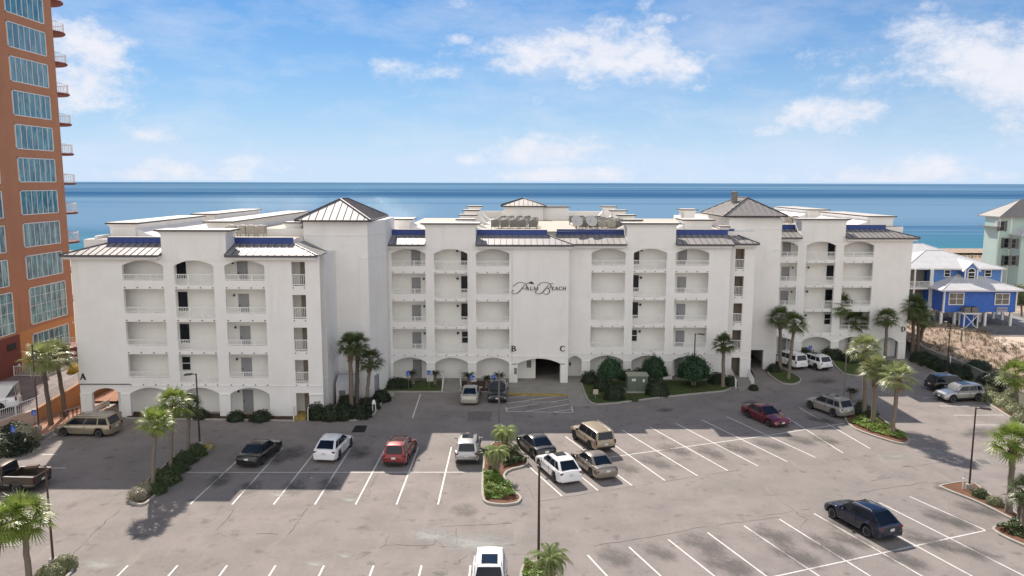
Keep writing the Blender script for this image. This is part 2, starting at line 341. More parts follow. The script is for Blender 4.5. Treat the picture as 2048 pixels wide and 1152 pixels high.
# ---------------------------------------------------------------- painted markings
def stripe(mb,a,b,w=.11,z=.004):
    a=Vector(a);b=Vector(b); d=(b-a).normalized(); p=Vector((-d.y,d.x,0))*w/2
    mb.add([(a+p).to_tuple()[:2]+(z,),(a-p).to_tuple()[:2]+(z,),(b-p).to_tuple()[:2]+(z,),(b+p).to_tuple()[:2]+(z,)],[(0,1,2,3)])
mb=MB()
L=[((492,905),(380,1009)),((566,895),(464,1009)),((637,895),(547,1009)),((702,895),(629.5,1009)),((771,895),(711,1009)),((837,894),(793,1009)),((903,894),(876,1009)),
 ((1060,935),(1124,992)),((1095,898),(1196,981)),((1131,873),(1264,971)),((1180,856),(1330,961)),((1244,860),(1395,951.5)),((1299,853.5),(1456,941.5)),((1352,847),(1516,932)),((1404,840),(1575,923.5)),
 ((1454,833.5),(1631,915)),((1552,821),(1686,906)),((1505,827),(1560,850)),((1598.5,815),(1740,897)),
 ((1175,1110),(1240,1180)),((1258,1094),(1352,1180)),((1336.5,1079),(1464,1180)),((1415,1065),(1570,1180)),((1488,1051.5),(1680,1180)),((1559,1038.5),(1785,1180)),
 ((1628,1027),(1892,1180)),((1693,1016),(1995,1180)),((1758.5,1005),(2100,1178)),((1819,993),(1970,1060)),
 ((1846,795),(1876,795)),((1878.5,812),(1992,812)),((1907,830.5),(2028,830)),((1946,850),(2060,850)),((93,936),(132,936)),((84,909),(113,909)),((841,788),(825,836)),
 ((1136,790),(1146,824)),((1014,823),(1146,825)),((1016,796),(1066,789.5)),((1014,806.5),(1132,790)),((1014,817),(1076,807.5)),((1104,803.5),(1138,798.5)),((1044,824),(1141,808)),((1104,824.5),(1143,818.5)),((1012,815),(1014,823.5))]
for a,b in L: stripe(mb,G(*a),G(*b))
for px in (256,355,454,551,648,747,843,941): 
    a=G(px,1131); stripe(mb,a,a+Vector((0,-12,0)))
cr=[((370,945),(963,944.5)),((1209,916),(1536,871)),((1536,871),(1688,847)),((1500,1164),(1971,1061))]
for k,(a,b) in enumerate(cr):
    stripe(mb,G(*a),G(*b),z=.008)
struct('parking_line',mb,LINE)
# words painted on the hatched bay
def tomesh(o):
    bpy.context.view_layer.update(); me=bpy.data.meshes.new_from_object(o.evaluated_get(bpy.context.evaluated_depsgraph_get())); n=bpy.data.objects.new('t',me); C.objects.link(n)
    n.parent=o.parent; n.location=o.location; n.rotation_euler=o.rotation_euler; nm=o.name; bpy.data.objects.remove(o); n.name=nm; return n
def ground_text(txt,px,py,h,name):
    cu=bpy.data.curves.new(name,'FONT'); cu.body=txt; cu.size=h; cu.align_x='CENTER'; cu.space_character=1.25; cu.materials.append(LINE)
    o=bpy.data.objects.new(name,cu); C.objects.link(o); g=G(px,py); o.location=(g.x,g.y,.012); return tag(tomesh(o),kind='structure')
ground_text('NO PARKING',1078,805.5,.5,'painted_words')
# oil stains in the stalls
k=0
rnd=random.Random(3)
for (px,py,sx_,sy_) in [(1230,1115,1.2,1.8),(1320,1105,1.0,1.8),(1405,1088,1.4,2.3),(1455,1130,1.5,2.4),(1545,1070,1.2,2.0),(1590,1110,1.4,2.6),(1660,1095,1.3,2.5),(1700,1080,1.1,2.0),(1850,1080,1.3,2.3),(1900,1040,1.3,2.5),(1960,1020,1.2,2.2),(1810,1120,1.2,2.0),(1930,1100,1.2,2.2),
   (1310,925,1.2,2.4),(1350,900,1.3,2.4),(1420,905,1.2,2.5),(1480,900,1.2,2.2),(1540,890,1.2,2.2),(1600,880,1.2,2.2),(1650,880,1.2,2.0),(1250,935,1.1,2.0),(1560,840,1.2,2.2),(1640,840,1.2,2.2),
   (590,905,1.3,2.4),(720,905,1.3,2.2),(500,975,1.2,2.0),(590,975,1.2,2.2),(660,970,1.1,2.0),(1965,865,3.2,1.6),(1500,805,1.2,1.0),(1330,820,1.4,.8),(1647,762,2.2,1.6),(560,915,1.2,2.4),(440,960,1.2,2.2),(880,1147,.6,.4),(1900,975,1.4,1.3),(930,1020,1.2,1.5),(1690,1050,1.2,2.0)]:
    g=G(px,py); o=MB().add([(math.cos(2*PI*i/20),math.sin(2*PI*i/20),0) for i in range(20)],[tuple(range(20))]).build('stain',STAIN,fix=False)
    o.location=(g.x,g.y,.014+.001*(k%7)); k+=1
    an=0 if px<1000 else .5
    o.scale=(sx_,sy_,1); o.rotation_euler=(0,0,an+rnd.uniform(-.15,.15)); tag(o,kind='structure')
LSTAIN=STAIN.copy(); LSTAIN.name='pale_wash_stain'
for nn in LSTAIN.node_tree.nodes:
    if nn.type=='MIX': nn.inputs[6].default_value=(.38,.40,.38,1); nn.inputs[7].default_value=(.30,.31,.29,1)
for (px,py,sx_,sy_) in [(955,1085,3.6,1.8),(860,1070,2,1.2),(200,1128,1.8,1.0),(690,1112,.6,.4),(630,1128,.9,.5),(700,1000,.8,.5),(560,990,1.2,.6),(1790,912,1.6,.8),(1870,905,1.6,1.2)]:
    g=G(px,py); o=MB().add([(math.cos(2*PI*i/20),math.sin(2*PI*i/20),0) for i in range(20)],[tuple(range(20))]).build('stain',LSTAIN,fix=False)
    o.location=(g.x,g.y,.010+.0005*(k%9)); k+=1; o.scale=(sx_,sy_,1); o.rotation_euler=(0,0,0 if px<1000 else .35); tag(o,kind='structure')
# patched rectangles and tar-sealed seams in the old asphalt
PATCH=mat('asphalt_patch',(.17,.155,.14),.9,var=.3,scale=1.5,bump=.2)
for q in [((935,823),(985,823),(980,842),(935,841))]:
    sheet('asphalt_patch',[G(*p) for p in q],PATCH,.003)
mb=MB(); 
def crack(pts,w=.035):
    P=[G(*p) for p in pts]; r=random.Random(len(mb.v)); Q=[]
    for a,b in zip(P,P[1:]):
        n=max(2,int((b-a).length/.6))
        for i in range(n): 
            v=a.lerp(b,i/n); Q.append(v+Vector((r.uniform(-.09,.09),r.uniform(-.09,.09),0)))
    Q.append(P[-1])
    for a,b in zip(Q,Q[1:]):
        if r.random()<.85: stripe(mb,a,b,w*r.uniform(.5,1.5),.0055)
for pts in [[(614,1017),(578,1068),(512,1068)],[(782,1060),(772,1090),(870,1091),(885,1095),(1030,1090)],[(872,1060),(868,1090)],[(913,1058),(911,1096)],[(772,1090),(740,1105),(712,1120)],[(1185,1093),(1300,1074),(1430,1050),(1560,1035)],
   [(1080,1002),(1190,985),(1320,965),(1480,940)],[(860,1055),(1024,1047)],[(930,1128),(918,1122),(935,1110)],[(1536,1030),(1620,1018)],[(1720,985),(1850,965),(1876,968)],[(1740,962),(1810,950)],[(1800,935),(1890,925)],[(440,1068),(427,1070),(467,1020)],[(150,1105),(215,1040),(240,1020)]]: crack(pts)
struct('asphalt_crack',mb,mat('tar_crack',(.055,.05,.047),.9))
# ---------------------------------------------------------------- kerbs and beds
def chaikin(p,n=2):
    for _ in range(n):
        q=[]
        for i in range(len(p)):
            a,b=p[i],p[(i+1)%len(p)]; q+=[a.lerp(b,.22),a.lerp(b,.78)]
        p=q
    return p
def offset(p,d):
    n=len(p); out=[]
    A=sum(p[i].x*p[(i+1)%n].y-p[(i+1)%n].x*p[i].y for i in range(n)); s=1 if A>0 else -1
    for i in range(n):
        e1=(p[i]-p[i-1]).normalized(); e2=(p[(i+1)%n]-p[i]).normalized()
        nn=(Vector((-e1.y,e1.x,0))+Vector((-e2.y,e2.x,0)))
        nn=nn.normalized() if nn.length>1e-4 else Vector((-e1.y,e1.x,0)); out.append(p[i]+nn*d*s)
    return out
def bed(pts,m,name='planting_bed',kerb=KERB,z=.14,sm=2,world=False,kw=.16,kname='kerb'):
    P=[Vector((*p,0)) if world else G(*p) for p in pts]
    P=chaikin(P,sm) if sm else P
    A=sum(P[i].x*P[(i+1)%len(P)].y-P[(i+1)%len(P)].x*P[i].y for i in range(len(P)))
    if A<0: P=P[::-1]
    I=offset(P,kw); n=len(P); mb=MB()
    vs=[(p.x,p.y,-.02) for p in P]+[(p.x,p.y,z-.02) for p in P]+[(p.x+(q.x-p.x)*.2,p.y+(q.y-p.y)*.2,z) for p,q in zip(P,I)]+[(p.x,p.y,z) for p in I]
    fs=[]
    for j in range(3):
        for i in range(n): fs.append((j*n+i,j*n+(i+1)%n,(j+1)*n+(i+1)%n,(j+1)*n+i))
    mb.add(vs,fs)
    if kerb: tag(mb.build(kname,kerb,fix=False),kind='structure')
    mb=MB(); mb.add([(p.x,p.y,z-.025) for p in offset(P,kw-.01)],[tuple(range(n))]); tag(mb.build(name,m,fix=False),kind='structure')
    return P
bed([(256,1008),(257,992),(275,975),(318,943),(345,915),(398,888),(432,892),(395,918),(352,952),(311,994),(288,1014)],SOIL)
bed([(412,888),(428,889),(430,894),(420,902),(408,899),(402,893)],YEL,kerb=YEL,z=.15,kname='yellow_kerb_end',name='painted_kerb_end')
bed([(60,1175),(85,1140),(108,1122),(136,1118),(154,1126),(150,1142),(120,1175)],MULCH)
bed([(966,1008),(962,985),(964,940),(968,905),(985,885),(1022,888),(1038,905),(1066,931),(1003,946),(1028,985),(1046,996),(1038,1009),(1005,1013)],MULCH,sm=2)
bed([(1040,1180),(1038,1150),(1046,1130),(1066,1122),(1110,1150),(1130,1180)],MULCH)
bed([(1686,822),(1716,806),(1740,822),(1780,850),(1824,882),(1812,890),(1788,887),(1712,862),(1690,845)],MULCH)
bed([(1874,975),(1884,971),(1926,964),(1950,968),(1968,982),(2009,1009),(2060,1048),(2044,1052),(1960,1008)],MULCH)
bed([(1971,1061),(2010,1048),(2060,1038),(2120,1080),(2120,1125)],MULCH)
bed([(1538,752),(1532,742),(1560,735),(1602,756),(1604,764),(1588,771),(1562,768)],LAWN)
# beds along the buildings
bed([(268,826),(590,832),(590,843),(250,838)],SOIL,sm=0)
bed([(617,840),(617,812),(655,800),(748,797),(757,790),(776,786),(762,812),(748,832),(722,843)],SOIL,sm=1)
bed([(768,757),(888,757),(884,785),(760,785)],LAWN,sm=0)
bed([(922,757),(1017,759),(1014,786),(920,785)],SOIL,sm=0)
bed([(1157,752),(1440,742),(1458,752),(1478,781),(1340,794),(1200,812),(1176,806),(1166,782)],LAWN,sm=1)
bed([(1660,716),(1800,722),(1826,745),(1820,752),(1770,752),(1690,752),(1670,735)],LAWN,sm=1)
# grass slope and hedge strip at the right
bed([(1822,722),(1830,707),(1925,752),(2010,792),(2040,830),(2070,850),(2070,858),(1975,800),(1945,778),(1920,756),(1880,752)],LAWN,sm=0)
bed([(1958,790),(1990,790),(2075,838),(2075,868),(2036,848),(1980,812)],MULCH,sm=0,z=.17)
# concrete aprons and walks
def slab(pts,name='walkway',m=CONC,z=.13,world=False):
    P=[Vector((*p,0)) if world else G(*p) for p in pts]; mb=MB()
    A=sum(P[i].x*P[(i+1)%len(P)].y-P[(i+1)%len(P)].x*P[i].y for i in range(len(P)))
    if A<0: P=P[::-1]
    mb.prism([(p.x,p.y) for p in P],-.02,z); return tag(mb.build(name,m),kind='structure')
slab([(1019,757),(1180,742),(1157,753),(1166,783),(1176,806),(1192,812),(1140,813),(1134,791),(1016,789)],'entrance_apron',z=.05)
slab([(886,752),(924,752),(921,786),(880,786)],'walkway',z=.10)
slab([(1459,752),(1495,748),(1517,777),(1478,782)],'walkway',z=.10)
slab([(1000,788.5),(1134,790.5),(1134,792.5),(1000,790.5)],'yellow_kerb',YEL,.155)
slab([(590,828),(620,820),(616,840),(588,842)],'stair_landing',YEL,.16)
slab([(-41,73.2),(-20,73.2),(-20,68.8),(-27,69.3),(-36,69.3),(-41,66.5)],'walkway',CONC,.06,True)
slab([(-13,85),(0,85),(0,82.2),(-13,82.2)],'walkway',CONC,.12,True)
slab([(6.2,85.5),(23.6,85.5),(23.6,82.6),(6.2,82.6)],'walkway',CONC,.12,True)
slab([(28.6,93.5),(48.8,95),(48.8,92.2),(31.5,92.2),(31.5,88),(28.6,88)],'walkway',CONC,.04,True)
# drain grates
for k,(q,l) in enumerate([(((4,1091),(30,1072),(62,1072),(37,1091)),'pale concrete storm drain with dark slots near the palm at lower left'),(((1948,918),(1970,920),(1984,928),(1964,930)),'dark storm drain grate with a concrete surround in the right driveway'),(((705,864),(712,852),(733,852),(728,864)),'dark storm drain grate in the shade before the white corner tower')]):
    P=[G(*p) for p in q]; t=thing('drain_grate',l,'drain grate',tuple(sum(P,Vector())/4)); o=Vector(t.location)
    f=MB(); f.prism([tuple((p-o)*1.12)[:2] for p in P],0.002,.02); f.build('frame',KERB if k<2 else BLACK,t)
    g=MB()
    for i in range(7):
        a=P[0].lerp(P[3],(i+.2)/7)-o; b=P[1].lerp(P[2],(i+.2)/7)-o; c=P[1].lerp(P[2],(i+.75)/7)-o; d=P[0].lerp(P[3],(i+.75)/7)-o
        g.add([(v.x,v.y,.024) for v in (a,b,c,d)],[(0,1,2,3)])
    g.build('grate_slots',BLACK,t,fix=False)
# ---------------------------------------------------------------- the white condominium block
F=[3.2,6.2,9.2,12.2]
BL=thing('condominium_building','long white five storey beachfront condominium block with arched galleries and shade-blue banded metal roofs','apartment building',(0,82,0))
BO=Vector((0,82,0))
def put(mb,name,m,parent=BL,smooth=None,label=None):
    if parent: q=parent.location; mb.v=[(x-q.x,y-q.y,z-q.z) for x,y,z in mb.v]
    o=mb.build(name,m,parent,smooth)
    if label: o['label']=label
    return o
RAILS={}
def rail_mesh(w,h):
    k=(round(w,2),round(h,2))
    if k in RAILS: return RAILS[k]
    mb=MB(); np_=3 if w>2 else 1
    for i in range(np_+1):
        x=-w/2+w*i/np_; mb.box(x-.035,x+.035,-.035,.035,0,h)
    mb.box(-w/2,w/2,-.03,.03,h-.06,h); mb.box(-w/2,w/2,-.025,.025,.06,.11)
    n=int(w/.15)
    for i in range(1,n):
        x=-w/2+w*i/n; mb.box(x-.019,x+.019,-.015,.015,.11,h-.06)
    RAILS[k]=mb.mesh('railing',RAIL); return RAILS[k]
def archz(x,xa,xb,sp,ap):
    u=(x-(xa+xb)/2)/((xb-xa)/2); rise=ap-sp
    return sp+rise*(1-u*u)
def arch_fill(mb,xa,xb,y0,y1,sp,ap,zt,n=16):
    for i in range(n):
        a=xa+(xb-xa)*i/n; b=xa+(xb-xa)*(i+1)/n
        mb.xz([(a,archz(a,xa,xb,sp,ap)),(b,archz(b,xa,xb,sp,ap)),(b,zt),(a,zt)],y0,y1)
doormesh=MB().box(-.48,.48,-.03,.03,0,2.08).mesh('door',GREY)
handlemesh=MB().box(-.03,.03,-.06,0,-.06,.06).mesh('door_handle',BLACK)
def facade(Y,x0,x1,zt,bays,T=.32,mass=None,base=0,bx0=-99):
    """front wall with openings; each bay: (xa,xb,kind)"""
    w=MB(); back=Y+1.5; y1=Y+T
    xs=[x0]+[v for b in bays for v in b[:2]]+[x1]
    for i in range(0,len(xs),2): w.box(xs[i],xs[i+1],Y,y1,base,zt)
    slabs=[MB() for _ in F]; sc=MB(); trim=MB(); ceil=MB()
    for xa,xb,k in bays:
        if k in('side','mid'):
            arch_fill(w,xa,xb,Y,y1,2.2,2.78,2.8); 
            lo=2.8
            for j,f in enumerate(F):
                top=f+(.5 if k=='side' else .06)
                w.box(xa,xb,Y,y1,lo,top)
                h=1.05-(top-f); o=inst('railing',rail_mesh(xb-xa-.04,h),BL,((xa+xb)/2,Y+.12-BO.y,top))
                slabs[j].box(xa-.3,xb+.3,y1,back,f-.28,f)
                for q in range(4):
                    xx=xa+(xb-xa)*(q+.12)/3.24; sc.box(xx-.05,xx+.05,Y-.05,Y+.02,f-.2,f-.12)
                lo=F[j+1]-.3 if j<3 else None
            arch_fill(w,xa,xb,Y,y1,14.03,14.5,14.52); w.box(xa,xb,Y,y1,14.52,zt)
        elif k=='stair':
            w.box(xa,xb,Y,y1,2.3,F[0])
            for j,f in enumerate(F):
                inst('railing',rail_mesh(xb-xa-.04,1.02),BL,((xa+xb)/2,Y+.12-BO.y,f+.04))
                hi=F[j+1] if j<3 else zt
                w.box(xa,xb,Y,y1,f+2.2,hi); slabs[j].box(xa-.3,xb+.3,y1,back,f-.25,f)
                sc.box(xa+.06,xa+.14,Y-.05,Y+.02,f-.2,f-.12); sc.box(xb-.14,xb-.06,Y-.05,Y+.02,f-.2,f-.12)
        elif k=='gap': w.box(xa,xb,Y,y1,2.75,zt); arch_fill(w,xa,xb,Y,y1,2.25,2.72,2.75)
        elif k=='big': w.box(xa,xb,Y,y1,2.75,zt); arch_fill(w,xa,xb,Y,y1,2.1,2.72,2.75)
        elif k=='garage': w.box(xa,xb,Y,y1,2.3,zt)
    put(w,'wall',WALL)
    for xa,xb,k in bays:
        if k=='stair':
            q=MB(); q.box(xa+.45,xb+.28,back-.25,back-.02,0,14.4); q.box(xb+.03,xb+.28,y1+.02,back-.26,0,14.4); put(q,'stair_wall',STAIRW)
    for sl in slabs:
        if sl.v: put(sl,'gallery_floor',CREAM)
    if len(sc.v): put(sc,'drain_spouts',DARK)
    # thin moulding lines: pier caps at the arch springing and a string course
    for i in range(0,len(xs),2):
        a,b=xs[i],xs[i+1]
        if b-a<2.2:
            q=MB(); q.box(a-.03,b+.03,Y-.09,Y,2.12,2.2); put(q,'pier_cap',WALL); q=MB(); q.box(a-.02,b+.02,Y-.03,Y,13.93,14.0); put(q,'pier_cap',WALL)
            if b-a<1.3: q=MB(); q.box(a-.01,b+.01,Y-.06,Y,0,2.12); put(q,'pier_base',WALL)
    trim.box(x0,x1,Y-.04,Y,2.94,3.0)
    put(trim,'moulding',WALL)
    # back wall of the galleries
    bw=MB(); a=min(b[0] for b in bays)-.4; b_=max(b[1] for b in bays if b[2]!='x')+.4
    bw.box(max(a,x0+.05,bx0),min(b_,x1-.05),back,back+.3,0,14.85); put(bw,'gallery_wall',CREAM)
    return back
def door(px,Yb,floors=(0,1,2,3,4),dark=False,py=540,flip=1,win=False):
    x=at(px,py,Yb).x
    for f in floors:
        z=([0.12]+F)[f]
        if dark:
            if f==1:
                w=MB(); w.box(x-.42,x+.42,Yb-.06,Yb-.005,z+.85,z+2.2); fo=put(w,'window',WHITE)
                g=MB(); g.box(x-.36,x+.36,Yb-.075-BO.y,Yb-.062-BO.y,z+.92,z+1.5); g.box(x-.36,x+.36,Yb-.075-BO.y,Yb-.062-BO.y,z+1.58,z+2.14); g.build('pane',GLASSD,fo)
            elif f>1:
                w=MB(); w.box(x-.42,x+.42,Yb-.06,Yb-.005,z+.5,z+2.25); put(w,'window',GLASSD)
        else:
            o=inst('door',doormesh,BL,(x,Yb-.035-BO.y,z)); o['label']='grey entrance door'
            inst('door_handle',handlemesh,o,(.36*flip,-.03,1.0))
            l=MB().lathe([(.0,-.1),(.09,-.1),(.09,.1),(0,.1)],8,(x+.85*flip,Yb-.1-BO.y,z+1.95)); l.build('wall_lamp',DARK,BL)
def bays3(xa): return [(xa,xa+3.62,'side'),(xa+4.6,xa+8.17,'mid'),(xa+9.2,xa+12.8,'side')]
YA,YB,YC,YD=69.2,81.8,83.0,93.7
bA=facade(YA,-39.6,-17.3,14.9,[(-38.55,-35.9,'gap')]+[(-35.04,-31.35,'side'),(-30.38,-26.84,'mid'),(-25.84,-22.25,'side'),(-19.82,-18.6,'stair')],bx0=-36.95)
put(MB().box(-39.61,-35.0,YA-.06,YA,3.06,3.13),'dark_band',DARK)
bB=facade(YB,-13.2,0.02,14.9,[(-12.8,-9.19,'side'),(-8.29,-4.73,'mid'),(-3.83,-.28,'side')])
bC=facade(YC,6.05,23.5,14.9,[(6.15,7.65,'gap'),(8.56,12.2,'side'),(13.08,16.65,'mid'),(17.58,21.2,'side')])
bD=facade(YD,30.6,48.5,14.9,[(31.05,34.65,'side'),(35.68,39.27,'mid'),(40.24,43.88,'side'),(44.95,47.6,'big')])
facade(84.2,23.62,26.5,14.9,[(24.36,25.36,'stair')])
door(485,bA,flip=-1); door(363,bA,dark=True)
door(832,bB,flip=1); door(930,bB,dark=True); door(1364,bC,flip=-1); door(1270,bC,dark=True); door(1571,bD,flip=1); door(1660,bD,dark=True)
# round gallery lamps on the middle bays
for px,Yb in ((915,bB),(1282,bC),(1616,bD)):
    for f in F:
        p=at(px,540,Yb); MB().lathe([(0,-.1),(.12,-.1),(.12,.1),(0,.1)],10,(p.x,Yb-.12-BO.y,f+2.0)).build('wall_lamp',DARK,BL)
# entrance block between the two middle wings
w=MB(); w.box(.04,.62,YB-.1,YB+.4,0,14.9); w.box(5.25,6.05,YB-.1,83.0,0,14.9)
arch_fill(w,.62,5.25,YB-.1,YB+.4,2.15,2.72,2.75); w.box(.62,5.25,YB-.1,YB+.4,2.75,14.9); w.box(.04,6.05,YB-.14,YB-.1,2.9,2.98)
put(w,'entrance_wall',WALL)
w=MB(); w.box(.62,2.62,83.6,84,0,3.2); w.box(.62,6,84,84.2,3.2,14); w.box(.04,.3,83.6,95,0,3.2); w.box(5.9,6.1,84,100,0,3.2); w.box(.3,5.9,95,95.3,0,3.2);w.box(.3,5.9,82.3,95,2.95,3.2); put(w,'gallery_wall',CREAM)
# solid masses behind the galleries
def mass(x0,x1,y0,y1,z0=0,z1=16.2,m=WALL,name='wall'):
    put(MB().box(x0,x1,y0,y1,z0,z1),name,m)
mass(-39.6,-20.45,YA+2.35,76,3.2); mass(-20.44,-17.3,YA+2.0,76,3.2,14.9); mass(-39.6,-17.3,bA+.3,YA+2.34,3.21,14.9) if False else None; mass(-35.85,-17.3,bA+.3,76,0,3.19); mass(-37,-20.45,76.01,113,0); mass(-39.6,-37.01,76.01,113,3.2); mass(-37,-35.86,71.2,76,0,3.19,CREAM); mass(-39.6,-39.25,YA+.35,bA+.3,3,14.9)
mass(-39.58,-37.9,69.55,71,2.95,3.2); mass(-37.9,-35.2,69.53,70.7,2.96,3.19,CREAM)
mass(-13.0,3.75,YB+2.35,116,3.3); mass(3.76,5.9,YC+2.36,116.05,3.3); mass(-13,.04,bB+.3,112,0,3.29); mass(6.12,23.6,YC+2.35,116.1,0); mass(23.62,27,86,116.2,0,16.19)
mass(30.5,44.4,YD+2.35,136,0); mass(44.4,48.4,YD+2.35,136,3.2,16.19); mass(48.1,48.49,YD+.33,YD+2.34,3.0,14.9); mass(45,48.1,bD+.3,YD+2.34,3,14.9); mass(44.4,48.4,101,136.1,0,3.2)
mass(27,30.7,92,130,3,16.18); mass(27.1,30.4,97,99,0,3,CREAM)
# drop the pent-roof eave corbel
def pent(Y,x0,x1,hl=0,hr=0,zb0=15.75,zb1=16.45,side_l=0,side_r=0):
    ye,yt,ze,zt=Y-.62,Y+2.2,14.95,15.78
    a,b,c,d=Vector((x0,ye,ze)),Vector((x1,ye,ze)),Vector((x1-hr,yt,zt)),Vector((x0+hl,yt,zt))
    m=MB(); t=Vector((0,0,.07))
    m.add([a,b,c,d,a+t,b+t,c+t,d+t],[(0,1,2,3),(4,7,6,5),(0,4,5,1),(1,5,6,2),(2,6,7,3),(3,7,4,0)])
    if side_r:
        e,f=Vector((x1,ye+side_r,ze)),Vector((x1-hr,yt+side_r,zt)); m.add([b+t,e+t,f+t,c+t],[(0,1,2,3)])
    if side_l:
        e,f=Vector((x0,ye+side_l,ze)),Vector((x0+hl,yt+side_l,zt)); m.add([a+t,d+t,f+t,e+t],[(0,1,2,3)])
    rf=put(m,'roof',TINL if x1<7 else TIN)
    s=MB(); n=max(2,int((x1-x0)/.62))
    for i in range(n+1):
        x=x0+(x1-x0)*i/n; top=1.0
        if hl and x<x0+hl: top=(x-x0)/hl
        if hr and x>x1-hr: top=(x1-x)/hr
        if top<.04: continue
        p=Vector((x,ye,ze+.07)); q=Vector((x,ye+(yt-ye)*top,ze+.07+(zt-ze)*top))
        s.add([p+Vector((-.02,0,0)),p+Vector((.02,0,0)),q+Vector((.02,0,0)),q+Vector((-.02,0,0)),p+Vector((-.02,0,.06)),p+Vector((.02,0,.06)),q+Vector((.02,0,.06)),q+Vector((-.02,0,.06))],[(4,5,6,7),(0,4,7,3),(1,2,6,5),(0,1,5,4)])
    for (u,v,g) in ((a,d,hl),(b,c,hr)):
        if g: s.tube([u+Vector((0,0,.1)),v+Vector((0,0,.1))],.07,5)
    if side_r:
        nn=int(side_r/.62)
        for i in range(nn):
            yy=ye+side_r*(i+.5)/nn; tt=min(1,(yy-ye)/(yt-ye)); s.tube([(x1,yy,ze+.09),(x1-hr*tt,yy,ze+.09+(zt-ze)*tt)],.03,4)
    s.box(x0,x1,ye-.03,ye,ze-.1,ze+.09)
    put(s,'roof_seams',SEAM)
    g=MB(); g.box(x0+.2,x1-.2,Y-.45,Y,14.62,14.93); put(g,'cornice',WALL)
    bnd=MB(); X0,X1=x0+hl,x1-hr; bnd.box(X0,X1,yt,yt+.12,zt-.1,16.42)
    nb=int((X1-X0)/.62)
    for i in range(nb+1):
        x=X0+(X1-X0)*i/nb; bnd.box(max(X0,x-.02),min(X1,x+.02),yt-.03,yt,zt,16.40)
    put(bnd,'shade_blue_fascia',TINB)  # band carries the roof metal's blue shade as its own colour
    cp=MB(); cp.box(X0-.03,X1+.03,yt-.04,yt+.45,16.42,16.45); put(cp,'coping',COPE)
def parapet(Y,xa,xb,d=2.5,z1=17.2,z0=14.5,fl=.45,name='parapet',back=0):
    m=MB(); m.box(xa,xb,Y,Y+d,z0,z1-.5)
    r=[(0,-.5),(.06,-.33),(.16,-.2),(.3,-.1),(fl,-.06)]
    for (o0,h0),(o1,h1) in zip(r,r[1:]):
        vs=[(xa-o0,Y-o0*.5,z1+h0),(xb+o0,Y-o0*.5,z1+h0),(xb+o0,Y+d,z1+h0),(xa-o0,Y+d,z1+h0),(xa-o1,Y-o1*.5,z1+h1),(xb+o1,Y-o1*.5,z1+h1),(xb+o1,Y+d,z1+h1),(xa-o1,Y+d,z1+h1)]
        m.add(vs,[(0,1,5,4),(1,2,6,5),(2,3,7,6),(3,0,4,7)])
    put(m,name,WALL)
    c=MB(); c.box(xa-fl-.03,xb+fl+.03,Y-fl*.5-.03,Y+d,z1-.09,z1+.03); put(c,'dark_coping_edge',DARK)
    c=MB(); c.box(xa-fl+.02,xb+fl-.02,Y-fl*.5+.02,Y+d-.02,z1+.033,z1+.06); put(c,'coping',COPE)
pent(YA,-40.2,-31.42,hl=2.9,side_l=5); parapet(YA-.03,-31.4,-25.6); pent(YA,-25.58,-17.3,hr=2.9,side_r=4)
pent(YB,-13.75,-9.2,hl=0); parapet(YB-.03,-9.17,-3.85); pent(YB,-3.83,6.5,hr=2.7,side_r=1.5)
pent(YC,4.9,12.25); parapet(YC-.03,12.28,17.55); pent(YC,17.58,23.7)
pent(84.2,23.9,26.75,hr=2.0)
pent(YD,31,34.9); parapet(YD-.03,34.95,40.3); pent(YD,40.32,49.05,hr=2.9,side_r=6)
parapet(85.4,23.1,23.75,1.4,16.75,15,.2)
# two corner towers with hipped roofs
def hip(x0,x1,y0,y1,ze,rise,name='roof',m=TIN,par=BL,seam=.62):
    hw=(x1-x0)/2; xc=(x0+x1)/2; r0=Vector((xc,y0+hw,ze+rise)); r1=Vector((xc,max(y1-hw,y0+hw+.3),ze+rise))
    a,b,c,d=[Vector(p) for p in ((x0,y0,ze),(x1,y0,ze),(x1,y1,ze),(x0,y1,ze))]
    t=MB(); t.add([a,b,c,d,r0,r1],[(0,1,4),(1,2,5,4),(2,3,5),(3,0,4,5),(3,2,1,0)]); put(t,name,m,par)
    s=MB()
    for p,q in ((a,r0),(b,r0),(c,r1),(d,r1),(r0,r1)): s.tube([p+Vector((0,0,.04)),q+Vector((0,0,.04))],.07,5)
    n=int((x1-x0)/seam)
    for i in range(1,n):
        x=x0+(x1-x0)*i/n; u=1-abs(x-xc)/hw; s.tube([(x,y0,ze+.03),(x,y0+hw*u,ze+.03+rise*u)],.028,4)
    n=int((y1-y0)/seam)
    for i in range(1,n):
        y=y0+(y1-y0)*i/n; u=min(1,(y-y0)/hw,(y1-y)/hw)
        for sx_ in (x0,x1): s.tube([(sx_,y,ze+.03),(sx_+(xc-sx_)*u,y,ze+.03+rise*u)],.028,4)
    put(s,'roof_seams',SEAM,par)
    e=MB(); e.box(x0,x1,y0-.02,y0+.08,ze-.16,ze-.01); e.box(x1-.08,x1+.02,y0+.09,y1,ze-.16,ze-.01); e.box(x0-.02,x0+.08,y0+.09,y1,ze-.16,ze-.01); put(e,'eave',DARK,par)
hip(-21.1,-13.7,75.2,86,17.85,1.95,m=TINL); hip(23.8,31.0,87.4,98.2,17.85,1.95)
t=MB(); t.prism([(-20.4,75.8),(-14.15,75.8),(-13.05,79.9),(-13.05,86),(-20.4,86)],0,17.7); put(t,'tower_wall',WALL)
t=MB()
for zz in (16.3,):
    t.box(-20.45,-14.15,75.74,75.8,zz,zz+.08)
t.box(-15.0,-14.15,75.74,75.8,14.05,14.12)
for zz in (16.3,14.05): t.prism([(-14.15,75.74),(-12.98,79.88),(-13.05,79.9),(-14.2,75.8)],zz,zz+.08)
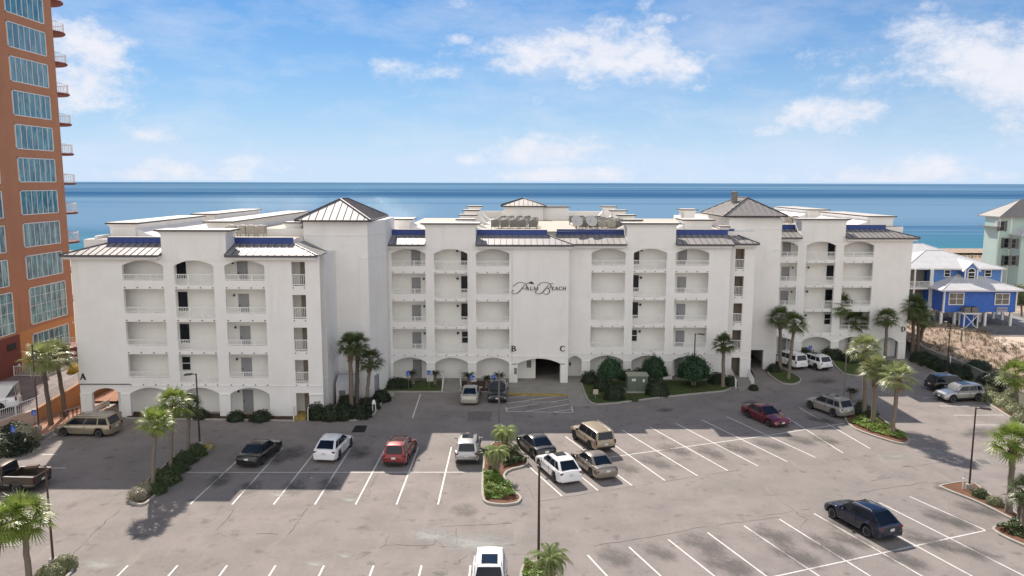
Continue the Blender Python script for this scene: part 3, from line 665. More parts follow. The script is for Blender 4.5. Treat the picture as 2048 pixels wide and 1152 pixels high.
N=14; x0,x1=-17.75,-15.0; P=[(x0,0)]+[((x0+x1)/2-math.cos(PI*i/N)*(x1-x0)/2,14.0+math.sin(PI*i/N)*1.45) for i in range(N+1)]+[(x1,0)]
for (a,b),(c,d) in zip(P,P[1:]): t.tube([(a,75.8,b),(c,75.8,d)],.035,4)
put(t,'moulding',WALL)
t=MB(); t.box(24.6,30.5,88.3,97.6,14.9,17.7); t.box(26.55,27.07,88,88.4,0,17.6); t.box(29.16,30.6,88,88.4,0,17.6); t.box(27.07,29.16,88,88.4,2.35,17.6); t.box(30.3,30.6,88.4,95.5,0,14.9); t.box(26.55,26.8,88.4,95,0,17.5); t.box(24.6,26.55,88,88.3,14.9,17.6)
put(t,'tower_wall',WALL)
t=MB(); t.box(26.55,30.6,87.95,88,16.3,16.38); t.box(29.5,30.6,87.95,88,13.95,14.03); t.box(26.55,30.6,87.95,88,2.95,3.02); put(t,'moulding',WALL)
t=MB(); t.box(26.8,30.3,88.4,97,2.6,2.8); put(t,'gallery_floor',CREAM)
t=MB(); t.lathe([(.36,0),(.36,1.1),(.42,1.12),(.42,1.3),(.1,1.35)],12,(26.2,92,19.2)); put(t,'chimney',GREYPOLE)
# raised roof parapets with curved shoulders
def raised(x0,x1,y0,y1,zt,sw=0,fl=.35):
    parapet(y0,x0,x1,y1-y0,zt,16.1,fl,'raised_parapet')
    if sw:
        xe=x1 if sw>0 else x0; P=[]
        for i in range(9):
            u=i/8; P.append((xe+sw*u*2.0,16.21+(zt-16.75)*(1-math.sin(u*PI/2))))
        P.append((xe+.01*sw,16.21)); 
        t=MB(); t.xz(P if sw<0 else P[::-1],y0+.3,y1-.2); put(t,'curved_shoulder',WALL)
raised(-38.6,-36.2,74.5,91,17.55,1.2); raised(-38.8,-36.4,95,112,17.6,1.2)
raised(-32,-29.6,81.5,112,17.35,0); 
mass(-27.6,-20.6,76.6,77,16.2,16.95); raised(-22.5,-21.0,77.2,79,17.5,0,.2)
raised(-14,-11.6,88,91.5,17.35,1); raised(19.6,22.6,88,91.5,17.35,-1); raised(22.8,24.2,103,106,18.0,0)
raised(44.9,47.8,97.5,113,17.4,-1.2); raised(45.2,48.2,119,134,17.5,-1.2); raised(31,34,112,120,17.5,0); mass(33,44,104,104.4,16.2,16.9); mass(-38.8,-38.5,72,74.4,16.2,16.5)
for (y,z) in ((85.6,17.45),(90.5,17.75),(97.5,18.05),(107,18.25)):
    raised(-5.9,-4.4,y,y+1.6,z,1.0,.3); raised(12.6,14.1,y,y+1.6,z,-1.0,.3)
mass(-5.9,14.0,115.6,116,16.2,17.3); mass(-6,-5.6,85.2,116,16.2,16.9); mass(13.7,14.1,85.2,116,16.2,16.9)
sheet('x',[(-12.9,84.2),(23.5,85.4),(27,116),(-12.9,116)],DECK,16.215); d=bpy.data.objects['x']; d.name='roof_deck'; d.parent=BL; d.location=-BO; del d['kind']
for q in ([(-39.2,71.8),(-20.6,71.8),(-20.6,112.9),(-39.2,112.9)],[(30.8,96),(48,96),(48,136),(30.8,136)]):
    sheet('roof_deck',q,DECK,16.212); d=bpy.context.scene.objects[-1] if False else None
for o in list(bpy.data.objects):
    if o.name.startswith('roof_deck') and o.parent is None: o.parent=BL; o.location=-BO; del o['kind']
# roof penthouse
mass(-1.2,4.4,110,115,16.2,18.25,WALL,'penthouse_wall'); mass(4.45,8.0,111,115,16.2,18.0,WALL,'penthouse_wall'); hip(-1.6,4.8,109.6,115.4,18.25,1.0)
put(MB().box(4.4,8.3,110.8,115.2,18.02,18.12),'coping',DARK)
# ---- lettering on the facade
def ribbon(mb,pts,ws,Y,d=.07,cl=False):
    P=[Vector((p[0],0,p[1])) for p in pts]; n=len(P)
    if not isinstance(ws,(list,tuple)): ws=[ws]*n
    Lf=[];Rt=[]
    for i in range(n):
        t=(P[min(i+1,n-1)]-P[max(i-1,0)]).normalized(); nn=Vector((-t.z,0,t.x))*ws[i]/2
        Lf.append(P[i]+nn); Rt.append(P[i]-nn)
    for i in range(n-1): mb.xz([(Lf[i].x,Lf[i].z),(Rt[i].x,Rt[i].z),(Rt[i+1].x,Rt[i+1].z),(Lf[i+1].x,Lf[i+1].z)],Y-d,Y)
def spline(pts,n=6):
    out=[]
    for i in range(len(pts)-1):
        p0=pts[max(i-1,0)];p1=pts[i];p2=pts[i+1];p3=pts[min(i+2,len(pts)-1)]
        for k in range(n):
            t=k/n; out.append(tuple(.5*((2*p1[j])+(-p0[j]+p2[j])*t+(2*p0[j]-5*p1[j]+4*p2[j]-p3[j])*t*t+(-p0[j]+3*p1[j]-3*p2[j]+p3[j])*t**3) for j in range(len(p1))))
    out.append(tuple(pts[-1])); return out
YS=YB-.1
def s2w(x,y):   # lettering traced on the wall plane
    p=at(1010+x/14.63,550+y/14.63,YS); return (p.x,p.z)
K=.0037
def stroke(mb,pts):  # pts (x,y,w)
    q=spline(pts); ribbon(mb,[s2w(a,b) for a,b,_ in q],[w*K for *_,w in q],YS)
def letter(ch,x,y,w,h,th=16,tn=7):
    """serif capitals: returns strokes in box (x,y top)-(x+w,y+h)"""
    b=y+h; s=[]
    V=lambda X,t:((X,y,t),(X,b,t)); SR=lambda X,Y_,l:((X-l,Y_,6),(X+l,Y_,6))
    if ch=='A': s=[((x+w*.12,b,tn),(x+w*.5,y,tn)),((x+w*.48,y,th),(x+w*.86,b,th)),((x+w*.25,y+h*.66,tn),(x+w*.72,y+h*.66,tn)),SR(x+w*.12,b,10),SR(x+w*.86,b,12)]
    if ch=='L': s=[V(x+w*.25,th),((x+w*.25,b-3,tn),(x+w*.9,b-3,tn)),((x+w*.92,b,tn),(x+w*.95,b-h*.28,5)),SR(x+w*.25,y,13),SR(x+w*.2,b,12)]
    if ch=='M': s=[V(x+w*.14,tn),V(x+w*.85,th),((x+w*.16,y,th),(x+w*.5,b,th-4)),((x+w*.5,b,tn),(x+w*.83,y,tn)),SR(x+w*.12,b,10),SR(x+w*.86,b,13),SR(x+w*.1,y,10),SR(x+w*.9,y,10)]
    if ch=='E': s=[V(x+w*.25,th),((x+w*.25,y+3,tn),(x+w*.85,y+3,tn)),((x+w*.25,y+h*.48,tn),(x+w*.68,y+h*.48,tn)),((x+w*.25,b-3,tn),(x+w*.92,b-3,tn)),((x+w*.86,y,5),(x+w*.88,y+h*.24,5)),((x+w*.93,b,5),(x+w*.96,b-h*.26,5)),SR(x+w*.18,y,9),SR(x+w*.18,b,9)]
    if ch=='C': s=[((x+w*.9,y+h*.28,6),(x+w*.82,y+h*.08,7),(x+w*.55,y,8),(x+w*.28,y+h*.12,th-3),(x+w*.13,y+h*.5,th),(x+w*.28,y+h*.88,th-3),(x+w*.55,b,8),(x+w*.82,b-h*.08,7),(x+w*.93,b-h*.25,6)),((x+w*.9,y,5),(x+w*.91,y+h*.3,5))]
    if ch=='H': s=[V(x+w*.2,th),V(x+w*.8,th),((x+w*.2,y+h*.48,tn),(x+w*.8,y+h*.48,tn)),SR(x+w*.2,y,13),SR(x+w*.2,b,13),SR(x+w*.8,y,13),SR(x+w*.8,b,13)]
    if ch=='B': s=[V(x+w*.25,th),((x+w*.2,y+2,tn),(x+w*.6,y+2,tn),(x+w*.82,y+h*.2,th),(x+w*.6,y+h*.46,tn),(x+w*.25,y+h*.47,tn)),((x+w*.55,y+h*.47,tn),(x+w*.92,y+h*.72,th),(x+w*.6,b-2,tn),(x+w*.2,b-2,tn)),SR(x+w*.18,y,8),SR(x+w*.18,b,8)]
    if ch=='D': s=[V(x+w*.25,th),((x+w*.2,y+2,tn),(x+w*.55,y+2,tn),(x+w*.86,y+h*.3,th-2),(x+w*.86,y+h*.7,th-2),(x+w*.55,b-2,tn),(x+w*.2,b-2,tn)),SR(x+w*.18,y,8),SR(x+w*.18,b,8)]
    return s
sg=MB()
stroke(sg,[(240,330,12),(300,275,12),(360,235,10),(430,213,8),(500,212,8),(560,230,10),(610,265,14),(635,310,20),(630,350,18),(600,388,12),(550,405,8),(510,395,6)])
stroke(sg,[(580,282,10),(530,345,16),(470,420,22),(410,490,20),(350,530,14),(280,548,9),(225,530,8),(200,498,9),(208,470,12),(240,455,14)])
stroke(sg,[(600,265,8),(640,242,7),(690,232,6)])
stroke(sg,[(222,455,26),(248,452,24)])
stroke(sg,[(950,325,12),(1000,270,12),(1060,228,10),(1130,211,8),(1200,212,8),(1270,235,10),(1330,275,16),(1346,320,20),(1320,365,16),(1280,385,10),(1225,386,7)])
stroke(sg,[(1225,384,7),(1275,402,12),(1304,440,20),(1300,490,20),(1270,540,16),(1210,564,12),(1160,552,9),(1128,518,7)])
stroke(sg,[(1280,285,10),(1230,350,16),(1160,430,22),(1100,500,20),(1030,540,14),(960,548,9),(908,532,8),(884,495,9),(900,472,14),(925,470,14)])
stroke(sg,[(898,476,24),(925,474,22)]); stroke(sg,[(1310,258,7),(1360,241,7),(1425,241,6)])
put(sg,'lettering',DARK,label='large flowing script capitals P and B')
em=MB(); Q=[s2w(*p) for p in [(675,228),(700,218),(730,215),(745,192),(775,185),(800,205),(830,225),(850,258),(820,262),(790,255),(765,262),(745,245),(715,248),(685,240)]]
em.xz(Q[::-1],YS-.07,YS); put(em,'emblem',DARK)
for ch,x,w in (('A',614,96),('L',728,96),('M',838,134),('E',1358,92),('A',1458,104),('C',1568,98),('H',1678,112)):
    sg=MB()
    for st in letter(ch,x,342,w,98): ribbon(sg,[s2w(a,b) for a,b,_ in (spline(st) if len(st)>2 else st)],[w_*K*1.15 for *_,w_ in (spline(st) if len(st)>2 else st)],YS)
    put(sg,'letter',DARK)
for ch,px,py,Y in (('A',166,753,YA),('B',1027,697,YS),('C',1125,697,YS),('D',1806,658,YD)):
    c=at(px,py,Y); sg=MB(); s_=.0056
    for st in letter(ch,-50,-50,100,100,22,10):
        q=spline(st) if len(st)>2 else st; ribbon(sg,[(c.x+a*s_,c.z-b*s_) for a,b,_ in q],[w_*s_*1.1 for *_,w_ in q],Y)
    put(sg,'letter',DARK)
# small notices and cameras on the wall
for px,py,Y,w,h in ((1031,742,YB-.1,.28,.7),(1125,728,YB-.1,.5,.09),(1029,728,YB-.1,.5,.09)):
    c=at(px,py,Y); put(MB().box(c.x-w/2,c.x+w/2,Y-.03,Y,c.z-h/2,c.z+h/2),'notice_plate',GREYPOLE)
c=at(1022+36,728,83.6); put(MB().box(c.x-.25,c.x+.25,83.55,83.6,c.z-.4,c.z+.4),'notice_plate',GREYPOLE)
for px,py,Y in ((594,514,YA),(757,655,79),(661,514,75.8),(1140,728,YC)):
    c=at(px,py,Y); put(MB().box(c.x-.1,c.x+.1,Y-.25,Y+.2,c.z-.14,c.z+.14),'wall_lamp',DARK)
# side door of the left tower and access door
c=at(753,760,77.6); o=put(MB().box(-14.02,-13.6,76.6,77.5,0,2.1),'door',GREY)
# ---------------------------------------------------------------- air conditioners and dishes on the roof
MACH=mat('condenser_casing',(.22,.21,.19),.6,var=.3); MACHL=mat('light_condenser_casing',(.45,.42,.36),.6,var=.3)
def ac(mat_):
    root=thing('air_conditioner','x','air conditioner')
    b=MB(); b.box(-.45,.45,-.45,.45,.35,1.1); 
    for i in range(6): b.box(-.46,.46,-.47,.47,.42+i*.11,.45+i*.11)
    b.build('casing',mat_,root)
    MB().lathe([(.0,1.1),(.36,1.1),(.36,1.14),(.3,1.16),(0,1.15)],14).build('fan_grille',BLACK,root)
    l=MB()
    for x in(-.4,.4):
        for y in (-.4,.4): l.box(x-.03,x+.03,y-.03,y+.03,0,.35)
    l.box(-.43,.43,-.43,.43,.32,.35)
    l.build('stand',MACHL,root); return root
acs=[ac(MACH),ac(MACHL)]; first=[True,True]
def put_ac(x,y,k,lab,grp):
    r=acs[k]
    if first[k]: first[k]=False
    else: r=copy_tree(r)
    r.location=(x,y,16.22); r['label']=lab; r['group']=grp; return r
rr=random.Random(5); rows=[(87.5,5),(90.5,5),(94,5),(98,4)]
RN=['nearest','second nearest','third nearest','farthest']
for side,xs0 in (('left',-1.95),('right',8.0)):
    for ri,(y,n) in enumerate(rows):
        for i in range(n):
            put_ac(xs0+i*1.05+rr.uniform(-.08,.08)+(ri*.25 if side=='left' else -ri*.1),y,1 if rr.random()<.25 else 0,
              f'{ORD[i]} condenser in the {RN[ri]} row, {side} cluster on the central roof deck','air conditioners on the central roof deck')
for i,px in enumerate((464,486,503,522)):
    p=at(px,468,75); put_ac(p.x,75,1,f'small tan condenser unit, {ORD[i]} from the left on the roof of the left wing','air conditioners on the left wing roof')
for i,px in enumerate((1574,1590)):
    p=at(px,444,99); put_ac(p.x,99,1,f'pale condenser unit, {"left" if i==0 else "right"} one of the pair on the roof behind the right wing parapet','air conditioners on the right wing roof')
DISH=mat('dish_paint',(.55,.54,.52),.5)
for i,(x,y) in enumerate(((7.15,86.3),(8.75,86.3))):
    t=thing('satellite_dish',f'{"left" if i==0 else "right"} of two round pale satellite dishes tilted up on the central roof deck','satellite dish',(x,y,16.22),group='roof satellite dishes')
    MB().tube([(0,0,0),(0,0,.9)],.05,6).build('mast',DARK,t)
    d=MB(); prof=[(.04,0),(.3,.03),(.52,.09),(.68,.17)]
    d.lathe(prof,20); d.lathe([(a,b-.03) for a,b in prof],20); o=d.build('reflector',DISH,t,smooth=60); o.location=(0,-.1,1.0); o.rotation_euler=(R(58),0,R(20))
    MB().tube([(0,-.1,1.0),(-.2,-.75,1.15)],.025,5).build('feed_arm',DARK,t)
# ---------------------------------------------------------------- orange tower at the left
def tealglass():
    t=NT('teal_tower_glass'); sp=t.n('ShaderNodeSeparateXYZ'); t.L.new(t.tc.outputs['Object'],sp.inputs[0])
    a=t.noise(.9,4,.65,stretch=(1,1,.5)); b=t.noise(1.5,3,.6,stretch=(1,1,.35))
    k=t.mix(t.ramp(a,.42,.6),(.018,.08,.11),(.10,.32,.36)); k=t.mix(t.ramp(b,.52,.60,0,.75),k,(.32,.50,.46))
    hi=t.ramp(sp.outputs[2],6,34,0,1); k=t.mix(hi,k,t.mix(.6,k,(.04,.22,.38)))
    t.col(k); t.set(Roughness=.08); t.b.inputs['Specular IOR Level'].default_value=.7; return t.m
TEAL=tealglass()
TW=thing('orange_tower','tall orange rendered apartment tower with teal glazed bays and round balconies, at the left edge','apartment building',(-51,84,0))
m=MB(); m.box(-78,-51,78.0,89,6.0,62); put(m,'wall',ORANGE,TW)
put(MB().box(-78,-51,78.0,89,0,5.99),'wall',stucco('bounce_lit_orange_stucco',(.60,.27,.10),(.55,.25,.09),.2),TW)  # reflected light on the lower wall is put into this brighter orange
put(MB().box(-78,-50.45,60,78.0,6.0,62),'wall',ORANGE,TW); put(MB().box(-78,-50.44,59.9,78.02,0,6.0),'wall',MAROON,TW,label='dark red lower wall')
put(MB().box(-50.5,-50.40,75.9,77.3,4.6,5.3),'vent_opening',BLACK,TW)
def bay(y0,y1,z0,z1,nv,nh,X=-51):
    f=MB(); w=.08
    f.box(X,X+.1,y0,y1,z1-w,z1); f.box(X,X+.1,y0,y1,z0,z0+w); f.box(X,X+.1,y0,y0+w,z0,z1); f.box(X,X+.1,y1-w,y1,z0,z1)
    for i in range(1,nv): y=y0+(y1-y0)*i/nv; f.box(X,X+.09,y-.022,y+.022,z0,z1)
    for i in range(1,nh): z=z0+(z1-z0)*i/nh; f.box(X,X+.085,y0,y1,z-.02,z+.02)
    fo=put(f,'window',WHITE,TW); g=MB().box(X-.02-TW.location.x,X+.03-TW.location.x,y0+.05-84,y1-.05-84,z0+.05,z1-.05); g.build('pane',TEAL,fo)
for k in range(12):
    zt=13.75+3.4*k; bay(80.8,87.35,zt-2.55,zt,7,1)
bay(80.9,87.6,6.38,10.35,7,4); bay(80.9,87.6,2.0,5.4,7,3)
for k in range(4):
    zt=13.75+3.4*k; bay(70.5,77.0,zt-2.7,zt,7,1,-50.45)
bay(70.5,77.3,6.25,10.45,7,4,-50.45)
for k in range(16):
    z=7.6+3.4*k
    s=MB(); s.lathe([(0,-.1),(2.35,-.1),(2.5,0),(2.5,.12),(0,.12)],28,(-53.7,91.2,z)); s.box(-55,-52.2,88.9,91,z-.09,z+.11); b=put(s,'balcony_slab',MAROON,TW)
    r=MB(); N=28
    for i in range(N):
        a=2*PI*i/N; c=2*PI*(i+1)/N; p=Vector((-2.7+2.35*math.cos(a),7.2+2.35*math.sin(a),z)); q=Vector((-2.7+2.35*math.cos(c),7.2+2.35*math.sin(c),z))
        if p.y<5: continue
        r.tube([p+Vector((0,0,1.15)),q+Vector((0,0,1.15))],.035,4); r.tube([p+Vector((0,0,.2)),q+Vector((0,0,.2))],.025,4)
        for t_ in (0,.5): v=p.lerp(q,t_); r.tube([v+Vector((0,0,.1)),v+Vector((0,0,1.15))],.022,4)
    r.build('railing',RAIL,b)
mb=MB()
for (y,z) in ((77.4,2.9),(78.8,2.6),(88.5,5.3)): mb.lathe([(0,-.12),(.12,-.1),(.14,.05),(0,.14)],8,(-50.9 if y>78 else -50.35,y,z))
put(mb,'wall_lamps',WHITE,TW)
# terrace ramp between the tower and the lot, its retaining wall and rails
def rampz(y): return max(.02,min(2.0,(y-60.5)/12.5*2.0))
P=[(-47.2,60.5),(-44.6,64.6),(-42.7,67.6),(-41.95,73.2),(-41.7,80),(-41.5,100)]
vs=[];fs=[]
for x,y in P: vs+= [(-51,y,rampz(y)),(x,y,rampz(y))]
for i in range(len(P)-1): fs.append((2*i,2*i+1,2*i+3,2*i+2))
struct('ramp',MB().add(vs,fs),mat('ramp_concrete',(.24,.20,.19),.9,var=.3,scale=1))
def wallseg(P,m,lab,name='retaining_wall',t=.25,grp=None,zt=None):
    o=thing(name,lab,'wall',(P[0][0],P[0][1],0)); w=MB(); c=MB()
    for (a,b) in zip(P,P[1:]):
        A=Vector((a[0],a[1],0));B=Vector((b[0],b[1],0)); d=(B-A).normalized(); n=Vector((-d.y,d.x,0))*t/2
        za,zb=a[2],b[2]
        for (mb,g,lo,hi) in ((w,1,-.1,0),(c,1.35,0,.07)):
            v=[]
            for p,z in ((A,za),(B,zb)):
                for s_ in (1,-1):
                    for h in (0,1): q=p+n*s_*g; v.append((q.x,q.y,(-.1 if mb is w else z) if h==0 else z+hi))
            mb.add(v,[(0,1,3,2),(4,6,7,5),(0,4,5,1),(2,3,7,6),(1,5,7,3),(0,2,6,4)])
    put(w,'wall_face',m,o); put(c,'coping',m,o); return o
PW=[(x,y,rampz(y)+.06) for x,y in P]
wallseg(PW[:3],PALE,'low tan retaining wall beside the tower ramp, under a white railing')
wallseg(PW[2:],RAMPW,'orange rendered retaining wall beside the white building, under a white railing')
def fence(P,lab,h=1.05,m=RAIL,grp=None,sp=.16):
    o=thing('metal_railing',lab,'railing',P[0],group=grp); po=MB(); ra=MB(); ba=MB()
    for a,b in zip(P,P[1:]):
        A=Vector(a);B=Vector(b); L_=(B-A).length; up=Vector((0,0,1)); n=max(1,round(L_/1.8))
        for i in range(n+1): v=A.lerp(B,i/n); po.tube([v,v+up*(h+.04)],.04,4)
        ra.tube([A+up*h,B+up*h],.035,4); ra.tube([A+up*.12,B+up*.12],.025,4)
        k=int(L_/sp)
        for i in range(k): v=A.lerp(B,(i+.5)/k); ba.tube([v+up*.12,v+up*h],.016,4,cap=False)
    put(po,'post',m,o); put(ra,'rail',m,o); put(ba,'balusters',m,o); return o
fence([(x,y,z+.05) for x,y,z in PW[:5]],'long white railing along the retaining wall beside the tower ramp')
fence([(-50.3,76.4,1.95),(-46.9,76.4,1.95),(-46.9,80,1.95)],'short white railing panel in front of the dark red tower wall')
fence([(-49.8,80.6,1.95),(-42,80.6,1.95)],'white railing across the far end of the tower ramp')
b=thing('planter_wall','orange planter box with a dark red side near the palm tops','planter',(-44.5,84,0)); put(MB().box(-46.9,-41.9,83,86.5,1.9,3.5),'planter_side',ORANGE,b); put(MB().box(-49.5,-46.95,82.9,85.5,1.9,3.6),'planter_side',MAROON,b,label='dark red planter side')
fence([(-49,83,3.6),(-46.9,83,3.6),(-41.9,83,3.5)],'white railing on top of the orange planter box')
# gravel strip and small walls at the left end
bed([(-80,955),(12,918),(72,882),(100,868),(150,838),(186,826),(216,820),(216,795),(165,806),(82,845),(0,872),(-80,905)],PINKROCK,sm=0,name='gravel_bed')
w=thing('low_wall','low white wall seen through the ground arch of the left wing','wall',(-38.9,73,0)); A_=G(186,827); B_=G(217,812); put(MB().prism([(A_.x,A_.y),(B_.x,B_.y),(B_.x,B_.y+.25),(A_.x,A_.y+.25)],0,.55),'wall_face',WALL,w); put(MB().prism([(A_.x-.03,A_.y-.03),(B_.x+.03,B_.y-.03),(B_.x+.03,B_.y+.28),(A_.x-.03,A_.y+.28)],.552,.62),'coping',WHITE,w)
bed([(-41.5,73.3),(-37.1,73.3),(-37.1,99),(-41.5,99)],PINKROCK,sm=0,name='gravel_bed',world=True,kerb=None,z=.3)
# ---------------------------------------------------------------- dunes and wall at the right
WP=[G(1822,708),G(1870,728),G(1930,752),G(2000,786),G(2080,828)]
WPx=[(p.x,p.y) for p in WP]
def wallx(y):
    pts=[(WPx[0][0]+3,260)]+[(WPx[0][0]+1,WPx[0][1]+6)]+WPx+[(WPx[-1][0]-1,40)]
    for a,b in zip(pts,pts[1:]):
        if b[1]<=y<=a[1]: t=(a[1]-y)/(a[1]-b[1]+1e-9); return a[0]+(b[0]-a[0])*t
    return pts[0][0]
wz=[1.5,1.45,1.4,1.3,1.2]
wallseg([(x,y,z) for (x,y),z in zip(WPx,wz)],stucco('grey_block_wall',(.26,.26,.22),(.20,.20,.17),.5),'long grey block retaining wall below the sandy slope at the right')
HZ=.5
g0=G(1883,655,HZ); HX,HY=g0.x,g0.y
def dunez(x,y):
    b=1.15+.45*noise.noise(Vector((x*.13,y*.13,0)))+.25*noise.noise(Vector((x*.5,y*.5,3)))+.1*noise.noise(Vector((x*1.6,y*1.6,1)))
    fx=min(1,max(0,(x-(wallx(y)+12-(y-99)*.1))/5)); fy=min(1,max(0,(y-92)/8))*min(1,max(0,(150-y)/15))
    f=fx*fy if y<150 else 0
    if y>150: b=1.0+1.6*max(0,noise.noise(Vector((x*.05,y*.05,0))+Vector((5,5,5))))+.3*noise.noise(Vector((x*.4,y*.4,3)))
    b=b*(1-f)+.45*f
    if y>205: b=b*max(0,(235-y)/30)+(-.1)*min(1,(y-205)/30)
    return b
vs=[];fs=[];nx,ny=100,130
ys=[44+216*((j/ny)**1.5) for j in range(ny+1)]
for j,y in enumerate(ys):
    wx=wallx(y)+.1
    for i in range(nx+1):
        u=(i/nx)**1.6; x=wx+u*180; vs.append((x,y,dunez(x,y)))
for j in range(ny):
    for i in range(nx): a=j*(nx+1)+i; fs.append((a,a+1,a+nx+2,a+nx+1))
o=MB().add(vs,fs).build('dune',DUNE,fix=False,smooth=60); tag(o,kind='structure')
def dsheet(name,pts,m,z,W_=False):
    P=[(G(*p,HZ) if not W_ else Vector((*p,0))) for p in pts]; return sheet(name,[(p.x,p.y) for p in P],m,z)
SANDP=sandmat('packed_sand_drive',(.60,.50,.41),(.50,.41,.33),.2,.2)
dsheet('driveway',[(1935,679),(2100,682),(2300,700),(2300,735),(2120,735),(2040,722),(1990,706)],SANDP,.98)
dsheet('driveway',[(1850,655),(1870,640),(2048,628),(2300,640),(2300,690),(1960,680)],mat('grey_gravel_drive',(.20,.19,.18),.95,var=.3,scale=1,bump=.3),.72)
dsheet('road',[(1985,640),(2300,730),(2300,700),(2048,640),(1992,625)],mat('grey_asphalt_road',(.26,.25,.24),.95,var=.2),.76)
# tufts of dune grass
def tuft(n,h,sp,seed):
    r=random.Random(seed); m=MB()
    for i in range(n):
        a=r.uniform(0,2*PI); d=r.uniform(.2,1)*sp; x,y=r.gauss(0,.08),r.gauss(0,.08); hh=h*r.uniform(.6,1); w=.018
        c,s_=math.cos(a),math.sin(a); m.add([(x-s_*w,y+c*w,0),(x+s_*w,y-c*w,0),(x+c*d*.5+s_*w*.6,y+s_*d*.5-c*w*.6,hh*.75),(x+c*d*.5-s_*w*.6,y+s_*d*.5+c*w*.6,hh*.75),(x+c*d,y+s_*d,hh)],[(0,1,2,3),(3,2,4)])
    return m
DGR=leafmat('dune_grass_blade',(.26,.19,.11),(.13,.12,.06),.3,.6); r=random.Random(11)
big=MB()
for k in range(1900):
    y=r.uniform(62,112); x=wallx(y)+r.uniform(.3,17); z=dunez(x,y)
    t=tuft(9,.42,.45,k%40); sc_=r.uniform(.5,1.4); n=len(big.v); big.v+=[(x+a*sc_,y+b*sc_,z+c*sc_) for a,b,c in t.v]; big.f+=[tuple(i+n for i in f) for f in t.f]
tag(big.build('dune_grass',DGR,fix=False),'dry grass tufts scattered over the sandy slope','grass',kind='stuff')
big=MB()
for k in range(2600):
    y=r.uniform(152,225); x=r.uniform(85,210); 
    if noise.noise(Vector((x*.06,y*.06,9)))<-.05: continue
    z=dunez(x,y) if x<wallx(y)+180 else 0; t=tuft(8,1.2,.9,k%30); n=len(big.v); big.v+=[(x+a,y+b,z+c) for a,b,c in t.v]; big.f+=[tuple(i+n for i in f) for f in t.f]
tag(big.build('dune_scrub',leafmat('dune_scrub_leaf',(.09,.11,.04),(.2,.17,.08),.2,.6),fix=False),'green and brown scrub over the far dunes behind the pale green house','scrub',kind='stuff')
# ---------------------------------------------------------------- blue house on stilts
BH=thing('stilt_house','bright blue two storey beach house on white stilts with white metal roofs','house',(HX+4.5,HY+3,HZ-.1))
def hz(px,py,Y): return at(px,py,Y)
zb=at(1887,624,HY).z; ze=at(1887,579,HY).z
xr=at(2031,624,HY).x; HX0=at(1886,624,HY).x
put(MB().box(HX0,xr,HY,HY+7,zb,ze),'wall',BLUE,BH)
sd_=MB()
for i in range(10): z=zb+(ze-zb)*(i+.5)/10; sd_.box(HX0-.01,xr+.01,HY-.015,HY,z,z+.025)
put(sd_,'siding_laps',BLUE2,BH)
tr=MB(); tr.box(HX0-.06,HX0+.14,HY-.06,HY-.016,zb-.1,ze); tr.box(xr-.14,xr+.06,HY-.06,HY-.016,zb,ze); tr.box(HX0-.06,xr+.06,HY-.07,HY-.02,ze-.3,ze+.02); tr.box(HX0-.07,HX0-.01,HY,HY+.2,zb,ze); put(tr,'corner_trim',WHITE,BH)
def win(cx,cz,w,h,Y,root,m=WHITE,arch=False,nv=2,nh=2,pane=GLASSD,t=.12):
    f=MB(); o=root.location
    f.box(cx-w/2,cx+w/2,Y-.09,Y-.03,cz+h/2-t,cz+h/2); f.box(cx-w/2,cx+w/2,Y-.09,Y-.03,cz-h/2,cz-h/2+t); f.box(cx-w/2,cx-w/2+t,Y-.085,Y-.03,cz-h/2,cz+h/2); f.box(cx+w/2-t,cx+w/2,Y-.085,Y-.03,cz-h/2,cz+h/2)
    for i in range(1,nv): x=cx-w/2+w*i/nv; f.box(x-.03,x+.03,Y-.08,Y-.03,cz-h/2,cz+h/2)
    for i in range(1,nh): z=cz-h/2+h*i/nh; f.box(cx-w/2,cx+w/2,Y-.078,Y-.03,z-.03,z+.03)
    if arch:
        N=10; P=[(cx-math.cos(PI*i/N)*w/2,cz+h/2+math.sin(PI*i/N)*w/2) for i in range(N+1)]
        for (a,b),(c,d) in zip(P,P[1:]): f.tube([(a,Y-.06,b),(c,Y-.06,d)],.07,4)
    fo=put(f,'window',m,root)
    g=MB().box(cx-w/2+.05-o.x,cx+w/2-.05-o.x,Y-.05-o.y,Y-.02-o.y,cz-h/2+.05-o.z,cz+h/2-.05-o.z)
    if arch: g.xz([(a*.93+cx*.07-o.x,b-o.z) for a,b in P][::-1],Y-.05-o.y,Y-.02-o.y)
    g.build('pane',pane,fo)
PANE=mat('light_window_pane',(.25,.24,.22),.12,var=.6,scale=1.4)
for (x0,x1,y0,y1) in ((1898,1927,585,610),(1990,2018,586,610)):
    a=at(x0,y0,HY);b=at(x1,y1,HY); win((a.x+b.x)/2,(a.z+b.z)/2,b.x-a.x,a.z-b.z,HY,BH,pane=PANE)
UY=HY+4.2; ux0=at(1864,560,UY).x; ux1=at(2005,560,UY).x; uz1=at(1900,536,UY).z; uz0=ze-.3
put(MB().box(ux0,ux1,UY,UY+8,uz0,uz1),'upper_wall',BLUE2,BH)
for px in (1864,2003): a=at(px,550,UY); put(MB().box(a.x-.1,a.x+.1,UY-.06,UY-.01,uz0,uz1),'corner_trim',WHITE,BH)
for (x0,x1,y0,y1) in ((1888,1900,539,554),(1969,1982,539,554)):
    a=at(x0,y0,UY);b=at(x1,y1,UY); win((a.x+b.x)/2,(a.z+b.z)/2,b.x-a.x,a.z-b.z,UY,BH,nv=1)
